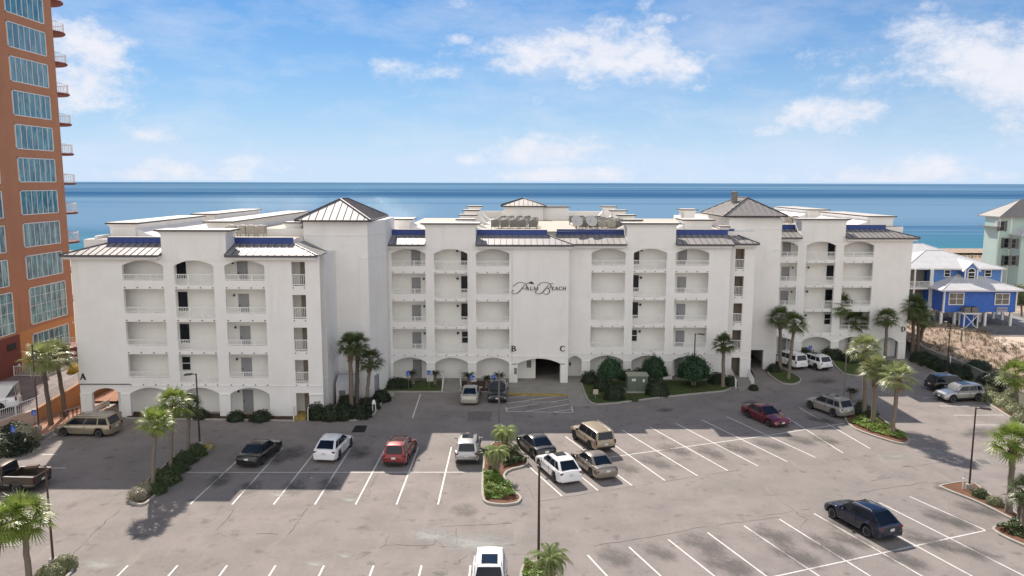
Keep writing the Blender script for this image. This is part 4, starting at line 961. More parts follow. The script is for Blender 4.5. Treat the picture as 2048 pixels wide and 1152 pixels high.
# central bay with a gabled head and an arched window
DY=UY-1.3; a=at(1929,560,DY); b=at(1954,560,DY); zt=at(1940,532,DY).z
put(MB().xz([(a.x,uz0),(b.x,uz0),(b.x,zt-.55),((a.x+b.x)/2,zt+.35),(a.x,zt-.55)],DY,UY),'bay_wall',BLUE2,BH)
t=MB(); cx=(a.x+b.x)/2
t.tube([(a.x-.4,DY-.1,zt-.85),(cx,DY-.1,zt+.5),(b.x+.4,DY-.1,zt-.85)],.11,4); t.box(a.x-.08,a.x+.1,DY-.06,DY-.01,uz0,zt-.6); t.box(b.x-.1,b.x+.08,DY-.06,DY-.01,uz0,zt-.6); put(t,'bay_trim',WHITE,BH)
put(MB().add([(a.x-.4,DY-.2,zt-.8),(cx,DY-.2,zt+.55),(cx,UY+3,zt+.75),(a.x-.4,UY+1.2,zt-.7),(b.x+.4,DY-.2,zt-.8),(b.x+.4,UY+1.2,zt-.7)],[(0,1,2,3),(1,4,5,2)]),'bay_roof',TINW,BH)
c=at(1941,551,DY); win(cx,c.z-.1,1.15,1.25,DY,BH,arch=True,nv=1)
# roofs
def hiproof(x0,x1,y0,y1,ze_,rise,m,root,run=None,name='roof'):
    run=run or (y1-y0)/2; r0=Vector((x0+run,(y0+y1)/2,ze_+rise)); r1=Vector((x1-run,(y0+y1)/2,ze_+rise)); a,b,c,d=[Vector(p) for p in ((x0,y0,ze_),(x1,y0,ze_),(x1,y1,ze_),(x0,y1,ze_))]
    t=MB(); t.add([a,b,c,d,r0,r1],[(0,1,5,4),(1,2,5),(2,3,4,5),(3,0,4),(3,2,1,0)]); t.box(x0,x1,y0,y1,ze_-.18,ze_-.01); put(t,name,m,root)
    s=MB()
    for p,q in ((a,r0),(b,r1),(c,r1),(d,r0),(r0,r1)): s.tube([p,q],.08,5)
    n=int((x1-x0)/.45); hd=(y1-y0)/2
    for i in range(1,n):
        x=x0+(x1-x0)*i/n; u=min(1,(x-x0)/run,(x1-x)/run); s.tube([(x,y0,ze_+.02),(x,y0+hd*u,ze_+.02+rise*u)],.022,3)
    put(s,'roof_seams',m,root)
rx0=at(1822,536,UY-.8).x; hiproof(rx0-1,at(2013,536,UY-.8).x,UY-.8,UY+12,uz1,at(1900,501,UY+5.6).z-uz1,TINW,BH,6.4)
hiproof(rx0-12,at(1872,520,UY+13).x+4,UY+9,UY+21,uz1+.3,at(1850,487,UY+15).z-uz1-.3,TINW,BH,5.5)
hiproof(HX0-.8,xr+.8,HY-.8,HY+9.0,ze,1.75,TINW,BH,4.9,'lower_roof')
# porch at the left side
put(MB().box(rx0-3,HX0-.05,UY+1.5,UY+8,zb,uz1),'porch_back_wall',GREYPOLE,BH)
for zf,nm in ((zb,'porch_floor'),(ze-.2,'porch_floor')): put(MB().box(rx0-3,HX0-.02,UY-1.1,UY+1.5,zf-.2,zf),nm,WHITE,BH)
for zf in (zb,ze-.2):
    w_=HX0-rx0+3; o=inst('railing',rail_mesh(w_,1.0),BH,((rx0-3+HX0)/2-BH.location.x,UY-1.0-BH.location.y,zf-BH.location.z))
pp=MB()
for x in (rx0+.6,rx0+3,HX0-.15): pp.box(x-.1,x+.1,UY-1.05,UY-.85,HZ-.2,uz1)
put(pp,'porch_posts',WHITE,BH)
k=0
for px,dy in ((1883,0.1),(1910,.1),(1971,.1),(2022,.1),(1868,4),(1908,4),(1917,5),(1960,3.2),(1987,6),(2005,5),(1850,9),(1900,9),(1950,9),(1995,10)):
    p=at(px,640,HY+dy); MB().box(p.x-.16-BH.location.x,p.x+.16-BH.location.x,HY+dy+.02-BH.location.y,HY+dy+.34-BH.location.y,-.4,zb-BH.location.z).build('stilt',WHITE,BH)
# braced timber stand for the condensers at the front and cross brace at the right
a=at(1929,628,HY-1.4); b=at(1956,628,HY-1.4); s=MB(); y0,y1=HY-1.5,HY-.2; z1=a.z+.1; z0=HZ-.1
s.box(a.x-.4,b.x+.4,y0-.1,y1,z1-.12,z1+.05)
for x in (a.x,b.x):
    for y in (y0,y1-.15): s.box(x-.08,x+.08,y,y+.15,z0,z1-.12)
s.tube([(a.x,y0-.03,z0+.1),(b.x,y0-.03,z1-.2)],.06,4); s.tube([(b.x,y0-.08,z0+.1),(a.x,y0-.08,z1-.2)],.06,4)
st=thing('timber_stand','white timber stand with crossed braces in front of the blue house','equipment stand',((a.x+b.x)/2,y0,z0)); put(s,'frame',WHITE,st)
put(MB().box(a.x+.1,b.x-.1,y1-.3,y1-.22,z0,z1-.3),'dark_panel',BLUE,st)
for i,(dx,m_) in enumerate(((.45,MACH),(1.55,GREYPOLE))):
    r_=copy_tree(acs[0]); r_.location=(a.x+dx,y0+.6,z1+.05-.3); r_['label']=('brown' if i==0 else 'dark green')+' condenser unit on the white timber stand of the blue house'; r_['group']='condensers beside the blue house'
s=MB(); p=at(2005,640,HY+.3); q=at(2020,640,HY+.3); s.tube([(p.x,HY+.3,zb-.2),(q.x,HY+.3,HZ+.1)],.06,4); s.tube([(q.x,HY+.38,zb-.2),(p.x,HY+.38,HZ+.1)],.06,4); put(s,'cross_brace',GREYPOLE,BH)
a=at(2003,619,HY); s=thing('house_sign','grey painted name board with small dark writing on the blue house','sign',(a.x,HY-.07,a.z)); MB().box(-.8,.8,-.05,0,-.35,.35).build('board',mat('grey_sign_board',(.35,.36,.45),.5),s)
cu=bpy.data.curves.new('writing','FONT'); cu.body='Beach House'; cu.size=.26; cu.align_x='CENTER'; cu.extrude=.004; cu.materials.append(DARK); o=bpy.data.objects.new('writing',cu); C.objects.link(o); o.parent=s; o.location=(0,-.06,-.02); o.rotation_euler=(PI/2,0,0); tomesh(o)
# ---------------------------------------------------------------- pale green house at the right edge
GYY=150.0; a=at(1967,575,GYY); GZ=.4
GH=thing('green_house','tall pale green beach house with a grey hipped roof at the right edge','house',(a.x+5,GYY+5,GZ))
def gx(px,Y=GYY): return at(px,500,Y).x
zt=at(1990,433,GYY).z; z2=at(1970,452,GYY).z
put(MB().box(gx(1993),gx(2100),GYY+.0,GYY+4.4,GZ-.4,zt),'wall',SAGE,GH)
put(MB().box(gx(2020),gx(2110),GYY-3,GYY-.02,GZ-.4,at(2040,470,GYY-3).z),'wing_wall',SAGE,GH)
hiproof(gx(1989),gx(2140),GYY-.8,GYY+6.4,zt,3.2,TIN,GH,6)
hiproof(gx(2015),gx(2120),GYY-3.8,GYY+1,at(2040,470,GYY-3).z,1.2,TINW,GH,2.4,'porch_roof')
s=MB(); s.box(gx(1985),gx(1996),GYY-.3,GYY+5,z2-.3,z2-.1); put(s,'balcony_slab',GREYPOLE,GH)
inst('railing',rail_mesh(gx(1995)-gx(1985),1.1),GH,((gx(1995)+gx(1985))/2-GH.location.x,GYY-.2-GH.location.y,z2-.1-GH.location.z))
s=MB(); 
for px in (1994.5,2018): s.box(gx(px)-.12,gx(px)+.12,GYY-.05,GYY-.005,GZ,zt)
put(s,'corner_trim',WHITE,GH)
for (px,py) in ((2004,452),(2012,486),(2027,487),(2012,521),(2027,521)):
    Yw=GYY if px<2019 else GYY-3; c=at(px,py,Yw); win(c.x,c.z,1.0,1.9,Yw,GH,m=GREYPOLE,nv=1)
    s=MB(); s.box(c.x-.95,c.x-.52,Yw-.09,Yw-.02,c.z-1,c.z+1); s.box(c.x+.52,c.x+.95,Yw-.09,Yw-.02,c.z-1,c.z+1); put(s,'shutters',mat('slate_shutter',(.10,.12,.12),.5),GH)
# ---------------------------------------------------------------- palms
def fan_crown(seed,nf=34,pet=.75,bl=.8,nl=15,droop=1.0,top=1.4,low=-.42):
    r=random.Random(seed); m=MB(); up=Vector((0,0,1))
    for i in range(nf):
        u=(i+.5)/nf; el=top+(low-top)*u**1.05+r.uniform(-.12,.12); a=i*2.39996+r.uniform(-.2,.2)
        h=Vector((math.cos(a),math.sin(a),0)); d=h*math.cos(el)+up*math.sin(el); L_=pet*r.uniform(.8,1.2)
        p0=h*.06; p1=p0+d*L_; p1.z-=.12*L_*max(0,math.cos(el)); d2=(d+Vector((0,0,-.35*droop))).normalized()
        side=d2.cross(up); side=side.normalized() if side.length>.05 else Vector((1,0,0)); nrm=side.cross(d2)
        m.add([p0-side*.02,p0+side*.02,p1+side*.015,p1-side*.015],[(0,1,2,3)])
        roll=r.uniform(-.35,.35); side=(side*math.cos(roll)+nrm*math.sin(roll)).normalized()
        for k in range(nl):
            t=(k/(nl-1)-.5)*2; an=t*1.75; ln=bl*(1-.35*abs(t)**1.5)*r.uniform(.85,1.1)
            dd=(d2*math.cos(an)+side*math.sin(an)); dd=(dd+nrm*(-.18*abs(t)+.1)).normalized()
            w=dd.cross(nrm); w=w.normalized()*.034 if w.length>.01 else side*.034
            q=p1+dd*ln*.55; e=p1+dd*ln; e.z-=ln*(.22*droop+r.uniform(0,.12)); q.z-=.03
            m.add([p1-w*.4,p1+w*.4,q+w,q-w,e+w*.15,e-w*.15],[(0,1,2,3),(3,2,4,5)])
    return m
def feather_crown(seed,nf=28,L_=1.9,nl=26,arch=1.0,lw=.02,ll=.42,top=1.3,low=-.2):
    r=random.Random(seed); m=MB(); up=Vector((0,0,1))
    for i in range(nf):
        u=(i+.5)/nf; el=top+(low-top)*u+r.uniform(-.1,.1); a=i*2.39996+r.uniform(-.2,.2); h=Vector((math.cos(a),math.sin(a),0)); sd=Vector((-h.y,h.x,0))
        ln=L_*r.uniform(.85,1.1); P=[]; p=Vector((0,0,0)); e=el; N=9
        for k in range(N+1):
            P.append(p.copy()); p=p+(h*math.cos(e)+up*math.sin(e))*ln/N; e-=arch*.22*(1+.1*k)
        for a_,b_ in zip(P,P[1:]): m.add([a_-sd*.012,a_+sd*.012,b_+sd*.012,b_-sd*.012],[(0,1,2,3)])
        for k in range(nl):
            t=.15+.85*k/nl; f=t*N; j=min(N-1,int(f)); q=P[j].lerp(P[j+1],f-j); tg=(P[j+1]-P[j]).normalized(); nr=sd.cross(tg)
            l_=ll*math.sin(PI*min(1,t*.8+.25))*r.uniform(.8,1.1)
            for s_ in (1,-1):
                dd=(sd*s_*.75+tg*.6+nr*.3*(1 if arch>0 else -1)).normalized(); e2=q+dd*l_; e2.z-=l_*.18; w=tg*lw
                m.add([q-w,q+w,q+dd*l_*.6+w,e2],[(0,1,2,3)])
    return m
FAN=[fan_crown(s,36+s%3*4).mesh('crown',SABAL,fix=False) for s in (1,2,3)]
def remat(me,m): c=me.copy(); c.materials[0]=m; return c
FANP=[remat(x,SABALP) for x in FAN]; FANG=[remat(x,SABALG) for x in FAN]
FEA=[feather_crown(s,30,1.9).mesh('crown',PINDO,fix=False) for s in (5,6)]
SAG=[feather_crown(s,26,.95,20,.75,.012,.16,1.2,.05).mesh('crown',SAGO,fix=False) for s in (8,9)]
FROSTM=mat('frosted_leaf_tip',(.5,.47,.4),.5)
def palm(label,base,top,r0=.17,crown=1.0,kind='fan',z0=0,grp='palm trees around the lot',boots=1.1,tm=None,skirt=True,name='palm_tree',k=0):
    """base, top: world points of the foot and of the crown's heart"""
    root=thing(name,label,'palm tree',(base.x,base.y,z0),group=grp); d=Vector((top.x-base.x,top.y-base.y,top.z-z0)); Ln=d.length
    r=random.Random(int(base.x*31+base.y*17)); pts=[];rs=[]
    n=10
    for i in range(n+1):
        u=i/n; bow=math.sin(PI*u)*.05*r.choice((-1,1)) if i not in(0,n) else 0
        p=Vector((d.x*u**1.2,d.y*u,d.z*u)); pts.append(p+Vector((bow*.4,0,0))); rs.append(r0*(1.35 if i==0 else 1.08-.22*u))
    MBt=MB(); MBt.tube(pts,rs,10); MBt.build('trunk',tm or TRUNK,root,smooth=60)
    if boots>0:
        b=MB(); N=int(46*boots)
        for i in range(N):
            u=i/N; z=1-u*boots/Ln; c=pts[-1]*z if z<1 else pts[-1]; c=Vector((d.x*z**1.2,d.y*z,d.z*z)); a=i*2.39996; h=Vector((math.cos(a),math.sin(a),0)); s_=Vector((-h.y,h.x,0))
            rr_=r0*.95; o=c+h*rr_*.6; e=c+h*(rr_+.17+.06*(1-u))+Vector((0,0,.24)); w=.06
            b.add([o-s_*w,o+s_*w,e+s_*w*.5,e-s_*w*.5,o-s_*w+Vector((0,0,-.1)),o+s_*w+Vector((0,0,-.1))],[(0,1,2,3),(4,5,2,3),(0,4,3),(1,2,5)])
        b.build('frond_stubs',BOOT,root)
    src={'fan':FAN,'pale':FANP,'fresh':FANG,'feather':FEA,'sago':SAG}[kind]
    inst('crown',src[k%len(src)],root,d,r.uniform(0,6.28),crown*(.88 if kind!='sago' else 1))
    if kind in('fan','pale','fresh') and skirt:
        dead=inst('dead_fronds',DEADF,root,d+Vector((0,0,-.15)),r.uniform(0,6.28),crown*.8)
    return root
DEADF=fan_crown(33,5,.5,.45,9,1.6,-.7,-1.2).mesh('dead_fronds',leafmat('dry_frond',(.28,.22,.13),(.2,.15,.09),.2,.7),fix=False)
def palm_px(label,bx,by,cx,cy,crown=1.0,kind='fan',z0=.12,dy=0,**k):
    b=G(bx,by,z0); t=at(cx,cy,b.y+dy); return palm(label,b,t,crown=crown,kind=kind,z0=z0,**k)
palm_px('left of two tall leaning sabal palms with sunlit pale crowns before the orange tower',102,849,84,718,1.45,'pale',k=0,tm=TRUNKD,r0=.19)
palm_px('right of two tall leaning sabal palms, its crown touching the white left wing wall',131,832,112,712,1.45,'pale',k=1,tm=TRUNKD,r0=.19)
palm_px('short bright sabal palm with a smooth pale trunk, nearest of three on the left island',305,982,312,845,1.05,'fresh',k=0,r0=.13)
palm_px('middle of three palms on the left island, its lime green crown highest',341,945,348,806,1.15,'fresh',k=1,r0=.13)
palm_px('darker shaded palm farthest back on the left island beside the lamp post',376,912,379,812,.95,'fan',k=2,r0=.14)
palm_px('large sabal palm with a vivid green heart beside the rusty pole, lower left',60,1180,46,1035,1.25,'fresh',k=0,r0=.16,boots=1.3)
palm_px('sabal palm crown cut off by the left edge beside the lower left palm',-14,1200,0,1052,1.25,'fresh',k=2,r0=.16)
palm_px('taller of two dark sabal palms before the left corner tower',703,815,700,692,1.2,'fan',k=1,r0=.2,boots=1.7)
palm_px('slim dark sabal palm crowded against the taller palm before the left corner tower',714,812,716,690,1.1,'fan',k=2,r0=.19,boots=1.7,tm=TRUNKD)
palm_px('shorter dark sabal palm at the right of the group before the left corner tower',733,812,741,722,1.15,'fan',k=0,r0=.17,boots=1.2)
palm_px('single dark palm on the lawn beside the stair path of letter C wing',1446,773,1447,688,1.1,'fan',k=1,r0=.19)
palm_px('left of two sabal palms on the small island at the garage door',1560,742,1560,637,1.35,'fan',k=2,r0=.2,boots=1.4)
palm_px('right of two sabal palms on the small island, standing nearest the parked white cars',1577,757,1589,648,1.3,'fan',k=0,r0=.17)
palm_px('tallest dark palm before the right wing, behind the white cars',1673,712,1680,612,1.6,'fan',k=1,r0=.17)
palm_px('dark palm just right of the tallest one before the right wing',1692,712,1710,645,1.5,'fan',k=2,r0=.19)
palm_px('dark palm before the arch below letter D, with open drooping fronds',1770,722,1774,638,1.3,'fan',k=0,r0=.19)
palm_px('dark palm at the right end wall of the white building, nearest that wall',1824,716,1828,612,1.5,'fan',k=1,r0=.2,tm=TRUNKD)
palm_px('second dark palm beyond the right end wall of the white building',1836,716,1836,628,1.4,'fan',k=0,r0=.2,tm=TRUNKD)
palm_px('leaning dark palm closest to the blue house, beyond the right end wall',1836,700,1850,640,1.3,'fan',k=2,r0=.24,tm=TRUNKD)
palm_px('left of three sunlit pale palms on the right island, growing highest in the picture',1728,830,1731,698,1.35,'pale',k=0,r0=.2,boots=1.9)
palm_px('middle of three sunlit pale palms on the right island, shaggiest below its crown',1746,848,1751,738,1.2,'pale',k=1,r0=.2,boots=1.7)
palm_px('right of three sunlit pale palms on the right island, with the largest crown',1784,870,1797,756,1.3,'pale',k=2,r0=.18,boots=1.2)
palm_px('sunlit sabal palm with a bare grey trunk in the right mulch island',2017,1024,2027,885,1.3,'fresh',k=1,r0=.2,boots=1.0)
palm_px('palm with a thick grey trunk cut off by the right edge',2052,1062,2056,985,1.0,'fan',k=0,r0=.33,boots=.5)
palm_px('low bushy yellow-green palm beside the grey block wall at the right edge',2032,812,2032,752,1.5,'fresh',k=2,r0=.2,z0=.1,boots=.8,grp='palms by the sandy slope')
palm_px('small distant palm on the dunes right of the blue house',2043,632,2043,600,1.0,'fan',k=1,r0=.14,z0=.8,boots=.4,grp='palms by the sandy slope')
palm_px('pale feathery pindo palm at the back of the central island',1012,905,1008,868,1.0,'feather',k=0,r0=.2,name='pindo_palm',grp='pindo palms')
palm_px('yellow-green feathery pindo palm with a thick shaggy trunk on the central island',991,950,993,905,.92,'feather',k=1,r0=.28,name='pindo_palm',grp='pindo palms',boots=1.3)
palm_px('feathery grey-green pindo palm at the foot of the lamp post, cut by the bottom edge',1100,1195,1100,1122,1.0,'feather',k=0,r0=.22,name='pindo_palm',grp='pindo palms')
SG='sago palms in the beds'
for (bx,by,cx,cy,c,l) in [(826,768,823,747,1.0,'dark sago palm nearest the left end of the front bed, beside a blue parking sign'),(870,768,871,747,.9,'small sago palm in the front bed beside the white walkway railing'),
   (938,772,937,752,1.2,'widest dark sago palm in the front bed, behind the beige sedan'),(973,775,974,757,.9,'small sago palm between the beige sedan and the dark front-facing car'),(1001,772,999,752,1.1,'dark sago palm behind the dark front-facing car beside letter B pillar'),
   (1702,800,1704,783,1.05,'sago palm on the right island behind the silver-grey car'),(983,930,972,905,1.1,'upright sago palm at the left edge of the central island'),(2040,1048,2040,1002,1.35,'sago palm at the right edge beside the thick grey trunk')]:
    palm_px(l,bx,by,cx,cy,c,'sago',grp=SG,boots=.25,name='sago_palm',r0=.17,k=int(bx),skirt=False)
# ---------------------------------------------------------------- shrubs
def bush_mesh(seed,leaf,n=900,sz=.075,flat=1.0,m=None,spiky=0):
    r=random.Random(seed); mb=MB()
    off=Vector((seed*3.1,seed*1.7,0))
    for i in range(n):
        z=r.uniform(-.15,1); a=r.uniform(0,2*PI); q=math.sqrt(max(0,1-z*z)) if z>0 else 1; d=Vector((q*math.cos(a),q*math.sin(a),z))
        k=1+.22*noise.noise(d*2.2+off)+.12*noise.noise(d*5+off); rad=k*(1-abs(r.gauss(0,.10)))
        if spiky: rad*=1+max(0,r.gauss(0,.10))
        p=Vector((d.x*rad,d.y*rad,max(0.02,d.z*rad*flat)))
        nn=(d+Vector((r.gauss(0,.55),r.gauss(0,.55),r.gauss(0,.55)))).normalized(); t=nn.orthogonal().normalized(); b=nn.cross(t); an=r.uniform(0,6.28); t,b=t*math.cos(an)+b*math.sin(an),b*math.cos(an)-t*math.sin(an); s_=sz*r.uniform(.6,1.3)
        mb.add([p-t*s_-b*s_*.5,p+t*s_-b*s_*.5,p+t*s_*.7+b*s_*.6,p-t*s_*.7+b*s_*.6],[(0,1,2,3)])
    # dark inner twigs so the middle is not see-through
    core=[]; N=10
    for j in range(5):
        for i in range(N):
            a=2*PI*i/N; e=j/5*PI/2; dd=Vector((math.cos(a)*math.cos(e),math.sin(a)*math.cos(e),math.sin(e))); kk=.8*(1+.22*noise.noise(dd*2.2+off)); core.append((dd.x*kk,dd.y*kk,dd.z*kk*flat))
    fs=[(j*N+i,j*N+(i+1)%N,(j+1)*N+(i+1)%N,(j+1)*N+i) for j in range(4) for i in range(N)]+[tuple(range(4*N,5*N))]
    mb.add(core,fs)
    return mb.mesh('foliage',m,fix=False)
BM={}
def bush(label,px,py,rx,rz,m=SHRUB,kind='b',z0=.12,ry=None,grp='shrubs in the beds',name='shrub',cat='shrub'):
    """px,py foot centre; rx radius, rz height in metres"""
    key=(m.name,kind,int(px)%3)
    if key not in BM: BM[key]=bush_mesh(int(px)%3+2,m,2600 if kind=='big' else 1800,.04 if kind=='big' else .052,1,m,kind=='spiky')
    rx*=.9; rz*=.92; g=G(px,py,z0); o=bpy.data.objects.new(name,BM[key]); C.objects.link(o); o.location=(g.x,g.y,z0-.03); o.scale=(rx,ry or rx,rz); o.rotation_euler=(0,0,(px*.7)%6.28)
    if ry: o.rotation_euler=(0,0,0)
    return tag(o,label,cat,grp)
gl='shrubs in the left island'
for i,(px,py,rx,rz) in enumerate([(393,908,.95,1.0),(372,923,.95,1.0),(354,940,.95,1.05),(332,962,1.15,1.2)]): bush(f'dark clipped shrub in the left island, {ORD[i].replace("leftmost","first")} from the lamp post end',px,py,rx,rz,SHRUBM,grp=gl)
bush('dark shrub at the foot of the nearest island palm',312,982,.85,.8,SHRUBM,grp=gl)
bush('pale flowering shrub at the front tip of the left island',277,995,.8,.8,WHITEFL,grp=gl); bush('second pale flowering shrub of the left island, just behind the front tip',294,984,.8,.95,WHITEFL,grp=gl)
bush('grey-green round shrub at the foot of the rusty pole in the lower left island',130,1134,.75,.75,SHRUBG,grp='shrubs in the lower left island'); bush('larger round shrub with dark base in the lower left island, nearest the bottom edge',100,1158,.9,.95,SHRUBG,grp='shrubs in the lower left island')
ga='dark shrubs along the left wing'
for i,(px,py,rx,rz) in enumerate([(318,832,1.1,1.0),(345,833,.8,.9),(402,834,.9,.9),(472,838,.95,.85),(522,838,1.15,.95)]): bush(f'dark clipped shrub at the arches of the left wing, {ORD[i]} of five',px,py,rx,rz,SHRUB,grp=ga)
gt='dark shrubs before the left corner tower'
for i,(px,py,rx,rz) in enumerate([(634,834,1.15,1.5),(663,836,1.2,1.45),(692,834,1.3,1.4),(720,832,1.3,1.3),(745,816,.9,1.0),(762,800,1.1,1.2),(694,812,1.1,1.3),(735,814,.9,1.1)]): bush(f'dark rounded shrub before the left corner tower, {["leftmost at the stair exit","second along the kerb","third along the kerb","fourth along the kerb","small one at the kerb corner","rightmost beside the small side door","back one beside the white cabinet","back one between the palm trunks"][i]}',px,py,rx,rz,SHRUB,grp=gt)
bush('low dark shrub mass at the left end of the front lawn bed',793,772,1.4,1.0,SHRUB,grp='front lawn shrubs'); bush('low dark shrub mass beside the first blue parking sign',808,774,1.0,.8,SHRUB,grp='front lawn shrubs')
gc='shrubs on the lawn of letter C wing'
for (px,py,rx,rz,m,l) in [(1180,764,1.2,1.4,SHRUB,'dark shrub at the left end of the lawn beside the entrance apron'),(1228,797,1.2,1.75,SHRUB,'large dark shrub left of the green utility box'),(1314,788,1.35,1.9,SHRUB,'large rounded dark shrub right of the green utility box'),
   (1250,758,1.1,1.4,SHRUB,'small dark rounded shrub behind the left of the green utility box'),(1282,758,1.2,1.4,SHRUB,'small dark rounded shrub directly behind the green utility box'),(1435,765,1.2,1.3,SHRUB,'shrub behind the single palm on the lawn'),(1462,770,.8,1.2,SHRUB,'shrub right of the single palm at the path railing'),(1268,800,.5,.8,SHRUBM,'thin young shrub before the green utility box'),(1205,780,1.1,1.5,SHRUB,'dark shrub below the left holly tree')]: bush(l,px,py,rx,rz,m,'big',grp=gc)
def holly(label,bx,by,cx,cy,rx,rz):
    b=G(bx,by,.12); t=at(cx,cy,b.y); root=thing('holly_tree',label,'tree',(b.x,b.y,.1),group='round holly trees on the lawn'); MB().tube([(0,0,0),(0.05,0,t.z-rz*.8)],[.1,.07],7).build('trunk',TRUNKD,root)
    me=bush_mesh(int(bx)%5+11,OLEA,6000,.042,1.0,OLEA,True); o=inst('crown',me,root,(t.x-b.x,0,t.z-rz*.55),0,(rx,rx,rz*1.3))
    return root
holly('left of three round dark green trees on the lawn',1221,772,1221,740,1.25,1.4); holly('middle of three round dark green trees on the lawn',1307,772,1308,737,1.3,1.45); holly('right of three round dark green trees on the lawn, behind the lamp post',1388,772,1388,738,1.6,1.6)
for (px,py,rx,rz,l) in [(1497,752,.6,.9,'small clipped shrub at the top of the stair path railing'),(1507,778,.6,.6,'small round shrub at the foot of the stair path railing'),(1553,706,1.0,1.6,'dark shrub at the left end of the right wing, behind a palm'),(1548,742,1.0,1.0,'low dark shrub at the back of the small garage island'),(1610,715,1.4,1.4,'dark clipped shrub between the two white parked cars and the wall'),(1666,716,1.6,1.5,'dark clipped shrub behind the right white car'),(1703,722,1.7,1.3,'low dark shrub beside the white bench below the right wing')]: bush(l,px,py,rx,rz,SHRUB,'big',grp='shrubs along the right wing')
for i,(px,py) in enumerate([(1843,722),(1862,730),(1882,738),(1902,746),(1920,754)]): bush(f'dark hedge shrub along the grey block wall, {ORD[i]} of five',px,py,1.6,1.3,SHRUB,'big',grp='hedge along the grey block wall')
for i,(px,py,rx) in enumerate([(1975,785,1.25),(1990,802,1.35),(2012,812,1.4),(2030,826,1.1),(2048,842,1.2),(2020,797,1.0)]): bush(f'grey-green clipped round shrub beside the silver car, {["topmost","second down the kerb","third down the kerb","fourth down the kerb","lowest at the right edge","back one against the wall"][i]}',px,py,rx,1.05,SHRUBG,'big',grp='round shrubs by the silver car')
bush('dark round shrub on the sandy slope above the grey wall',1957,738,1.6,1.2,SHRUB,'big',z0=1.0,grp='bushes on the sandy slope')
bush('dark bush on the sandy slope below the yellow-green palm',1985,765,1.7,1.2,SHRUB,'big',z0=1.0,grp='bushes on the sandy slope')
for (px,py,rx,rz,m,l) in [(2018,575,6,4.5,SHRUBM,'broad green bush between the blue house and the pale green house'),(2044,570,5,7,SHRUB,'tall dark bush at the right edge behind the blue house'),(2036,600,4,3,SHRUBG,'pale scrubby bush right of the blue house'),(2012,600,4,3,SHRUBM,'low green bush at the back right corner of the blue house')]: bush(l,px,py,rx,rz,m,'big',z0=.8,grp='bushes behind the blue house')
bush('dark green hedge mass at the left edge in the tower shadow',8,900,2.6,1.5,SHRUB,'big',grp='plants by the gravel strip'); bush('pale flowering shrub beside the left parking sign',52,882,1.25,1.6,WHITEFL,'big',grp='plants by the gravel strip'); bush('dark shrub behind the pale flowering shrub at the left',30,872,1.4,1.4,SHRUB,'big',grp='plants by the gravel strip')
bush('pale leafy shrub in front of the white van at the left edge',0,800,1.4,2.2,SHRUBG,'big',grp='plants by the gravel strip'); bush('yellow leaved shrub on the orange planter beside the white wing',151,744,.9,1.0,leafmat('yellow_leaf',(.55,.38,.03),(.4,.3,.04),.3,.5),z0=2,grp='plants by the gravel strip')
# low ground cover patches in the islands: countless small plants
def cover(name,label,pts,m,n,h=.35,sz=.07,seed=0):
    P=[G(*p) for p in pts]; r=random.Random(seed); xs=[p.x for p in P]; ys=[p.y for p in P]; mb=MB(); c=0
    def inside(x,y):
        k=False
        for i in range(len(P)):
            a,b=P[i],P[i-1]
            if (a.y>y)!=(b.y>y) and x<(b.x-a.x)*(y-a.y)/(b.y-a.y)+a.x: k=not k
        return k
    while c<n:
        x,y=r.uniform(min(xs),max(xs)),r.uniform(min(ys),max(ys))
        if not inside(x,y): continue
        c+=1; hh=.14+h*max(.1,.55+.9*noise.noise(Vector((x*1.3,y*1.3,seed))))*r.uniform(.5,1)
        nn=Vector((r.gauss(0,.5),r.gauss(0,.5),1)).normalized(); t=nn.orthogonal().normalized(); b=nn.cross(t); a=r.uniform(0,6.28); t,b=t*math.cos(a)+b*math.sin(a),b*math.cos(a)-t*math.sin(a); s_=sz*r.uniform(.6,1.3); p=Vector((x,y,hh))
        mb.add([p-t*s_,p-b*s_*.6,p+t*s_,p+b*s_*.6],[(0,1,2,3)])
    return tag(mb.build(name,m,fix=False),label,'ground cover',kind='stuff')
cover('ground_cover','bright lime green ground cover in the front half of the central island',[(968,1000),(967,950),(990,950),(1020,975),(1032,997),(1000,1002)],SHRUBL,4200,.6,.075,1)
cover('ground_cover','dark green ground cover in the back half of the central island',[(1005,938),(1003,905),(1022,895),(1060,928)],SHRUBM,2600,.55,.075,2)
cover('ground_cover','lime green ground cover at the front tip of the right palm island',[(1700,848),(1722,838),(1745,846),(1790,862),(1815,880),(1800,882),(1740,866)],SHRUBL,3200,.5,.08,3)
cover('ground_cover','dark green ground cover at the back of the right palm island',[(1715,812),(1735,822),(1760,845),(1725,838),(1700,828)],SHRUBM,1500,.8,.09,4)
cover('ground_cover','green ground cover in the island at the right edge of the picture',[(1990,1062),(2015,1050),(2060,1045),(2090,1085),(2060,1085)],SHRUBM,2600,.45,.08,5)
cover('ground_cover','green ground cover around the pindo palm at the bottom edge',[(1045,1150),(1050,1132),(1075,1135),(1095,1152),(1090,1175),(1045,1175)],SHRUBL,1600,.5,.07,6)
for (px,py,l) in [(1960,992,'spiky green clump near the lamp foot in the right mulch island'),(1990,1008,'yellowish strappy clump beside the bare palm trunk in the right mulch island')]: bush(l,px,py,.6,.6,SHRUBM if px<1970 else SHRUBG,'spiky',grp='clumps in the right mulch island')
LG=leafmat('lawn_blade',(.045,.08,.025),(.10,.12,.05),.2,.6)
cover('lawn_grass','short patchy grass of the lawn before letter C wing',[(1162,757),(1440,745),(1470,779),(1340,792),(1202,809),(1178,803),(1168,782)],LG,9000,.06,.05,7)
cover('lawn_grass','short grass of the small bed with the blue parking signs',[(770,760),(882,760),(880,782),(765,782)],LG,3500,.06,.05,8)
